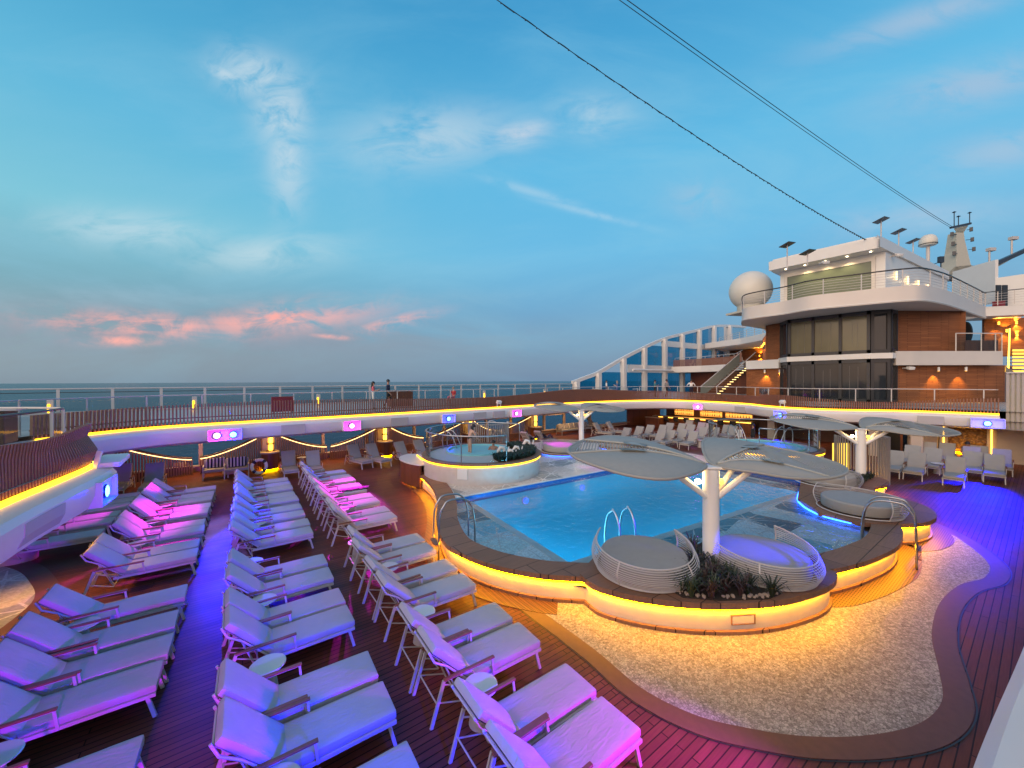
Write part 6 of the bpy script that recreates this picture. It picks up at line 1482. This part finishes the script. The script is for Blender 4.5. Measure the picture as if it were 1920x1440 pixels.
walk = dict(knel=(-.095, .16, .50), ankl=(-.10, .18, .09), toel=(-.11, .33, .05), kner=(.095, -.04, .49), ankr=(.10, -.25, .12), toer=(.11, -.14, .03), wril=(-.23, -.08, .88), pall=(-.23, -.10, .81), wrir=(.23, .16, .90), palr=(.22, .21, .84))
phone = dict(elbr=(.20, .05, 1.12), wrir=(.10, .26, 1.18), palr=(.06, .33, 1.20), elbl=(-.20, .04, 1.12), wril=(-.10, .24, 1.14), pall=(-.05, .31, 1.17))
def sit(z=.45): 
    dz = z-.86
    J = {k: (v[0], v[1], v[2]+dz) for k, v in dict(pel=(0, 0, .93), wai=(0, -.03, 1.08), che=(0, -.05, 1.30), nec=(0, -.03, 1.47), hea=(0, 0, 1.58), top=(0, 0, 1.68)).items()}
    for sd, k in ((-1, 'l'), (1, 'r')):
        J['hip'+k] = (.09*sd, .04, .90+dz); J['kne'+k] = (.12*sd, .46, .50+.03); J['ank'+k] = (.12*sd, .48, .09); J['toe'+k] = (.13*sd, .63, .03)
        J['sho'+k] = (.175*sd, -.05, 1.38+dz); J['elb'+k] = (.24*sd, .05, 1.12+dz); J['wri'+k] = (.15*sd, .28, 1.02+dz); J['pal'+k] = (.12*sd, .35, 1.0+dz)
    return J
def recline(): 
    J = dict(pel=(0, 0, .55), wai=(0, -.12, .66), che=(0, -.28, .82), nec=(0, -.40, .95), hea=(0, -.46, 1.05), top=(0, -.51, 1.14))
    for sd, k in ((-1, 'l'), (1, 'r')):
        J['hip'+k] = (.09*sd, .05, .54); J['kne'+k] = (.12*sd, .44, .80 if sd > 0 else .56); J['ank'+k] = (.12*sd, .62 if sd > 0 else .85, .52); J['toe'+k] = (.13*sd, .76 if sd > 0 else .93, .54 if sd > 0 else .64)
        J['sho'+k] = (.175*sd, -.33, .88); J['elb'+k] = (.27*sd, -.12, .68); J['wri'+k] = (.14*sd, .06, .72); J['pal'+k] = (.08*sd, .11, .72)
    return J
YC = math.atan2(CF.y, CF.x)-math.pi/2    # rotation that faces away from the viewer
def faceR(): return YC-math.pi/2
q = onY(700, 745, 23.2); person('woman with long dark hair in pink top and white trousers at the port railing', (q.x, q.y, 3.0), faceR()+.2, phone, cl('cloth_pink', 'cloth_white', skin='skin_light'), long_hair=True, s=.97)
q = onY(728, 745, 23.0); person('man in dark blue shirt and dark trousers walking beside the woman in pink', (q.x, q.y, 3.0), faceR(), walk, cl('cloth_navy', 'cloth_dark'), s=1.04)
q = onY(850, 745, 25.5); person('person in red seated low behind the slats of the port deck edge', (q.x, q.y, 3.0), YC+2.6, sit(.40), cl('cloth_red', 'cloth_pink', skin='skin_light'), hair='hair_grey')
q = onY(1137, 730, 28.2); person('guest in a white shirt standing before the wind screen, left of the guest in blue', (q.x, q.y, 3.0), faceR(), {}, cl('cloth_white', 'denim'), s=1.0)
q = onY(1157, 730, 27.4); person('fair haired guest in a blue dress standing before the wind screen', (q.x, q.y, 3.0), faceR()+2.6, phone, cl('cloth_blue', 'cloth_blue', skin='skin_light', calf='skin_light'), hair='hair_grey', long_hair=True, s=.98)
q = onY(1228, 730, 22.4); person('dark haired guest in teal standing at a table, second from right at the wind screen', (q.x, q.y, 3.0), faceR(), phone, cl('cloth_teal', 'cloth_dark'))
q = onY(1250, 730, 21.0); person('man in a grey brown shirt walking on the upper deck left of the stairs', (q.x, q.y, 3.0), faceR()+.3, walk, cl('cloth_grey', 'cloth_dark'), s=1.03)
q = onY(1287, 730, 19.0); person('person in white shirt seen from behind before the dark wood wall', (q.x+.8, q.y, 3.0), YC-.3, dict(elbl=(-.34, .05, 1.15), wril=(-.36, .26, 1.05), pall=(-.36, .34, 1.04), elbr=(.34, .05, 1.15), wrir=(.36, .26, 1.05), palr=(.36, .34, 1.04)), cl('cloth_white', 'navy'), s=1.02)
bend = dict(wai=(0, .02, 1.07), che=(0, .10, 1.27), nec=(0, .17, 1.42), hea=(0, .22, 1.52), top=(0, .25, 1.61), shol=(-.17, .13, 1.34), shor=(.17, .13, 1.34), elbl=(-.22, .22, 1.08), elbr=(.22, .22, 1.08), wril=(-.2, .36, .92), pall=(-.2, .42, .88), wrir=(.2, .36, .92), palr=(.2, .42, .88))
q = G(882, 838, 1.38); person('woman with long dark hair in a dark swimsuit stepping into the near hot tub', (8.55, 15.35, 1.10), YC-1.0, bend, dict(top='skin_light', low='cloth_dark', thigh='skin_light', calf='skin_light', shoe='skin_light', sleeve='skin_light', arm='skin_light', skin='skin_light'), long_hair=True, s=.95)
J = sit(.45); q = G(925, 842, 1.42); person('person sitting in the near hot tub, only head and shoulders above the water', (q.x, q.y, .55), YC+math.pi, J, dict(top='skin', low='navy', thigh='skin', calf='skin', shoe='skin', sleeve='skin', arm='skin', skin='skin'))
for px, py, lab, cc, hr, lh in ((997, 822, 'man in a light shirt reclining on a lounger behind the hot tub', cl('cloth_grey', 'cloth_navy', skin='skin_light'), 'hair_black', False), (1022, 820, 'woman in grey blue reclining on a lounger beside the man behind the hot tub', cl('cloth_dark', 'denim', skin='skin_light'), 'hair_black', True)):
    q = G(px, py, .6); t = copytree(proto3, (q.x-.1, q.y, 0), .1, 'deck lounger behind the hot tub carrying the %s' % ('man in a light shirt' if px < 1010 else 'woman in grey blue'), group='deck loungers under the port side deck')
    person(lab, (q.x-.02, q.y, 0), -math.pi/2+.1, recline(), cc, hair=hr, long_hair=lh)
q = G(1388, 838, .0); person('person in white walking past the second hot tub near the bar', (26.8, onX(1387, 800, 26.8).y, 0), faceR()+3.1, walk, cl('cloth_white', 'cloth_white', arm='cloth_white'), long_hair=True)
person('person in dark clothes standing between the bar and the second hot tub', (27.6, onX(1412, 800, 27.6).y, 0), faceR()+2.9, {}, cl('cloth_dark', 'cloth_dark', arm='cloth_dark'), s=1.05)
q = G(1815, 848, .75); person('person in a dark swimsuit seated on a lounger before the glowing wall panel', (q.x-.15, q.y, .06), math.pi/2+.2, sit(.42), dict(top='navy', low='navy', thigh='skin', calf='skin', shoe='skin', sleeve='skin', arm='skin', skin='skin'))
# ================================================================ LIGHT
def spot(loc, aim, e, col, ang, size=.15, blend=.5): lamp('stage_beam', 'SPOT', loc, e, col, aim=aim, size=size, spot=ang, blend=blend)
MAG = (1.0, .0, .92); BLU = (.0, .003, 1.0)
L = {k: v for k, v in enumerate(LAMPS)}
def aimed(i, aim, e, ang, col=None, blend=.55): spot(L[i][0], aim, e, col or (MAG if L[i][1] == 'm' else BLU), ang, blend=blend)
aimed(1, (.10, 12.0, 0), 9500, 20, blend=1.0)            # blue aisle
aimed(0, (-1.95, 15.9, .5), 6500, 24, blend=1.0)          # magenta on the left row
aimed(2, (3.2, 15.6, .4), 5500, 32, blend=1.0)           # magenta, far end of the poolside row
aimed(3, (.8, 18.2, .5), 6000, 17, blend=1.0)            # blue, far end of the middle row
aimed(4, (14.7, 15.9, 1.0), 5000, 17, blend=.5)
aimed(7, (23.9, 2.0, 0), 9000, 30, blend=1.0)            # blue floor at the right
aimed(0, (-3.7, 17.3, .4), 2200, 20, blend=1.0)
aimed(6, (21, 7, .5), 600, 40)
aimed(8, (1.2, 15.5, .3), 500, 40)
# stage lights on the near side of the ring, below the viewpoint
STAR = [(6.8, 'v', (3.5, 2.8, .2), 2600, 46), (5.2, 'm', (4.0, 2.0, 0), 560, 46), (1.9, 'b', (1.0, 5.8, .3), 2600, 54), (-1.2, 'v', (-2.2, 6.0, .3), 2800, 56), (11.5, 'b', (9.15, 3.4, .95), 8000, 18), (3.6, 'b', (-.6, 8.3, 0), 2000, 44)]
for x, kind, aim, e, ang in STAR: spot((x, -.22, 1.95), aim, e, (.50, .0, 1.0) if kind == 'v' else (MAG if kind == 'm' else BLU), ang, blend=.8)
spot(LAMPS[0][0], (-.4, 13, .4), 350, (.35, .25, 1.0), 40)
# ---------------------------------------------------------------- sun glow and sky
SUN_EL, SUN_AZ = 20.0, math.radians(186)      # afterglow over the stern, seen from the world X axis
sd_ = bpy.data.lights.new('sun', 'SUN'); sd_.energy = 1.0; sd_.angle = math.radians(50); sd_.color = (1.0, .75, .54)
so = bpy.data.objects.new('sun', sd_); link(so)
dirv = Vector((math.cos(SUN_AZ)*math.cos(math.radians(SUN_EL)), math.sin(SUN_AZ)*math.cos(math.radians(SUN_EL)), math.sin(math.radians(SUN_EL))))
so.rotation_euler = (-dirv).to_track_quat('-Z', 'Y').to_euler(); so.location = (-20, 0, 30)
w = bpy.data.worlds.new('World'); SC.world = w; w.use_nodes = True
nt = NT(w.node_tree); bg = w.node_tree.nodes['Background']
tc = nt.n('ShaderNodeTexCoord'); D = tc.outputs['Generated']
sky = nt.n('ShaderNodeTexSky', sky_type='NISHITA'); sky.sun_disc = False; sky.sun_elevation = math.radians(3); sky.sun_rotation = math.pi/2-SUN_AZ
def dot(v): 
    nd = nt.n('ShaderNodeVectorMath', operation='DOT_PRODUCT'); nt.link(D, nd.inputs[0]); nd.inputs[1].default_value = v; return nd.outputs['Value']
fw = Vector((CF.x, CF.y, 0)).normalized(); rt = Vector((fw.y, -fw.x, 0))
a = dot(fw); r = dot(rt); z = dot((0, 0, 1))
af = nt.m('MAXIMUM', a, .05)
U = nt.m('DIVIDE', r, af); V = nt.m('DIVIDE', z, af)
zz = nt.m('MAXIMUM', z, 0.0)
elev = nt.m('ARCSINE', nt.m('MINIMUM', zz, .9999))   # 0..1.57
e1 = nt.m('DIVIDE', elev, math.pi/2)
S = srgb
right = nt.ramp(e1, [(0, S(104, 132, 160)), (.04, S(100, 136, 168)), (.11, S(98, 152, 190)), (.20, S(95, 172, 212)), (.32, S(86, 172, 213)), (.46, S(62, 150, 198)), (.6, S(48, 128, 180)), (1, S(40, 108, 162))])
left = nt.ramp(e1, [(0, S(122, 138, 150)), (.05, S(128, 146, 156)), (.11, S(112, 158, 172)), (.19, S(118, 186, 202)), (.30, S(90, 172, 204)), (.45, S(56, 144, 186)), (.6, S(46, 124, 170)), (1, S(36, 100, 155))])
lr = nt.n('ShaderNodeMapRange', i_0=r, i_1=-.85, i_2=.05, i_3=1.0, i_4=0.0).outputs[0]
base = nt.mix(lr, right, left)
# warm glow of the set sun astern (world -X)
gl = dot((-.86, -.42, .28)); g2 = nt.m('POWER', nt.m('MAXIMUM', gl, 0), 3.0)
back = nt.n('ShaderNodeMapRange', i_0=a, i_1=.15, i_2=-.35, i_3=0.0, i_4=1.0).outputs[0]
base = nt.mix(nt.m('MULTIPLY', g2, back), base, (2.2, 1.30, .75, 1), 'ADD')
# ---- clouds
def comb(u, v): return nt.n('ShaderNodeCombineXYZ', i_0=u, i_1=v).outputs[0]
def cloudnoise(su, sv, scale, det=7, rough=.62, rot=0, dist=.6, off=0):
    mp = nt.n('ShaderNodeMapping'); nt.link(comb(U, V), mp.inputs[0]); mp.inputs['Rotation'].default_value = (0, 0, rot); mp.inputs['Scale'].default_value = (su, sv, 1); mp.inputs['Location'].default_value = (off, off*.7, 0)
    return nt.n('ShaderNodeTexNoise', i_Vector=mp.outputs[0], i_Scale=scale, i_Detail=float(det), i_Roughness=rough, i_Distortion=dist).outputs[0]
def blob(u0, v0, su, sv, rot=0):
    c, s = math.cos(rot), math.sin(rot); du = nt.m('SUBTRACT', U, u0); dv = nt.m('SUBTRACT', V, v0)
    x = nt.m('DIVIDE', nt.m('ADD', nt.m('MULTIPLY', du, c), nt.m('MULTIPLY', dv, s)), su); y = nt.m('DIVIDE', nt.m('SUBTRACT', nt.m('MULTIPLY', dv, c), nt.m('MULTIPLY', du, s)), sv)
    return nt.m('EXPONENT', nt.m('MULTIPLY', -1.0, nt.m('ADD', nt.m('MULTIPLY', x, x), nt.m('MULTIPLY', y, y))))
front = nt.n('ShaderNodeMapRange', i_0=a, i_1=.08, i_2=.3).outputs[0]
def add(base, mask, noise, lo, hi, col, amt):
    f = nt.n('ShaderNodeMapRange', i_0=noise, i_1=lo, i_2=hi); f.interpolation_type = 'SMOOTHSTEP'
    k = nt.m('MULTIPLY', nt.m('MULTIPLY', mask, f.outputs[0]), nt.m('MULTIPLY', front, amt), clamp=True)
    return nt.mix(k, base, (*col, 1))
def mx(*bs):
    o = bs[0]
    for b in bs[1:]: o = nt.m('MAXIMUM', o, b)
    return o
n1 = cloudnoise(1, 2.6, 5.0, off=3); n2 = cloudnoise(1.2, 4.5, 3.2, rot=-.06, off=7.3); n3 = cloudnoise(1, 1.4, 9.0, off=1.2); n4 = cloudnoise(.7, 2.2, 2.2, rot=.12, off=5)
# dark violet grey bank low at left, then its pink lit streaks
base = add(base, mx(blob(-1.05, .14, .55, .07), blob(-.5, .11, .5, .05)), n2, .26, .56, S(124, 138, 158), .85)
base = add(base, mx(blob(-.97, .150, .24, .030, -.06), blob(-.60, .165, .22, .036, .10), blob(-.30, .155, .095, .016, .22), blob(-1.02, .11, .10, .014, 0), blob(-.47, .118, .05, .006, -.1)), nt.m('MULTIPLY_ADD', n3, .5, nt.m('MULTIPLY', n2, .5)), .42, .60, S(244, 166, 156), .95)
base = add(base, mx(blob(-.62, .170, .13, .012, .1), blob(-.9, .148, .10, .010, -.05)), n3, .42, .62, S(248, 158, 146), .8)
base = add(base, mx(blob(-1.2, .22, .4, .035), blob(-.55, .215, .5, .02)), n4, .40, .70, S(150, 165, 178), .5)
# pale wisps
base = add(base, mx(blob(-.66, .80, .115, .06, -.28), blob(-.60, .70, .07, .11, .12), blob(-.585, .58, .05, .12, .05), blob(-.74, .80, .06, .02, -.45)), n3, .28, .60, S(184, 204, 216), .92)
base = add(base, mx(blob(-.22, .635, .22, .075, .1), blob(.02, .645, .09, .04, .2), blob(.21, .69, .10, .05, 0)), n1, .28, .62, S(178, 200, 214), .8)
base = add(base, mx(blob(.03, .65, .06, .022, .15)), n3, .3, .6, S(206, 206, 214), .6)
base = add(base, mx(blob(-.64, .335, .19, .045, .05), blob(-1.0, .40, .22, .05, -.1)), n1, .28, .62, S(178, 204, 214), .8)
base = add(base, mx(blob(.49, .475, .08, .05)), n3, .32, .66, S(158, 176, 198), .5)
base = add(base, mx(blob(1.22, .77, .26, .06, .22), blob(1.1, .95, .3, .04, .3), blob(1.3, .60, .2, .05, .2), blob(1.05, .42, .25, .04, .1)), n1, .22, .62, S(150, 178, 204), .85)
base = add(base, mx(blob(.03, .375-.0, .0001, .0001), blob(.05, .375+.12, .12, .012, -.28), blob(.2, .44, .14, .010, -.25)), n3, .3, .6, S(170, 200, 218), .5)
base = add(base, blob(0, .5, 2.2, .55), n4, .36, .78, S(130, 186, 212), .45)
# the physically based sky contributes underneath
fin = nt.mix(1.0, base, nt.mix(1.0, sky.outputs[0], (.02, .02, .02, 1), 'MULTIPLY'), 'ADD')
nt.link(fin, bg.inputs['Color']); bg.inputs['Strength'].default_value = 1.0
# ---------------------------------------------------------------- render settings
SC.view_settings.view_transform = 'Standard'; SC.view_settings.look = 'None'; SC.view_settings.exposure = 0.18; SC.view_settings.gamma = 1.0; SC.view_settings.use_curve_mapping = False
SC.cycles.use_denoising = True
try: SC.cycles.denoiser = 'OPENIMAGEDENOISE'
except Exception: pass
SC.cycles.max_bounces = 8; SC.cycles.diffuse_bounces = 3; SC.cycles.glossy_bounces = 3; SC.cycles.transparent_max_bounces = 24; SC.cycles.transmission_bounces = 4
SC.cycles.sample_clamp_indirect = 4.0; SC.cycles.caustics_reflective = False; SC.cycles.caustics_refractive = False
SC.render.resolution_x = 1024; SC.render.resolution_y = 768
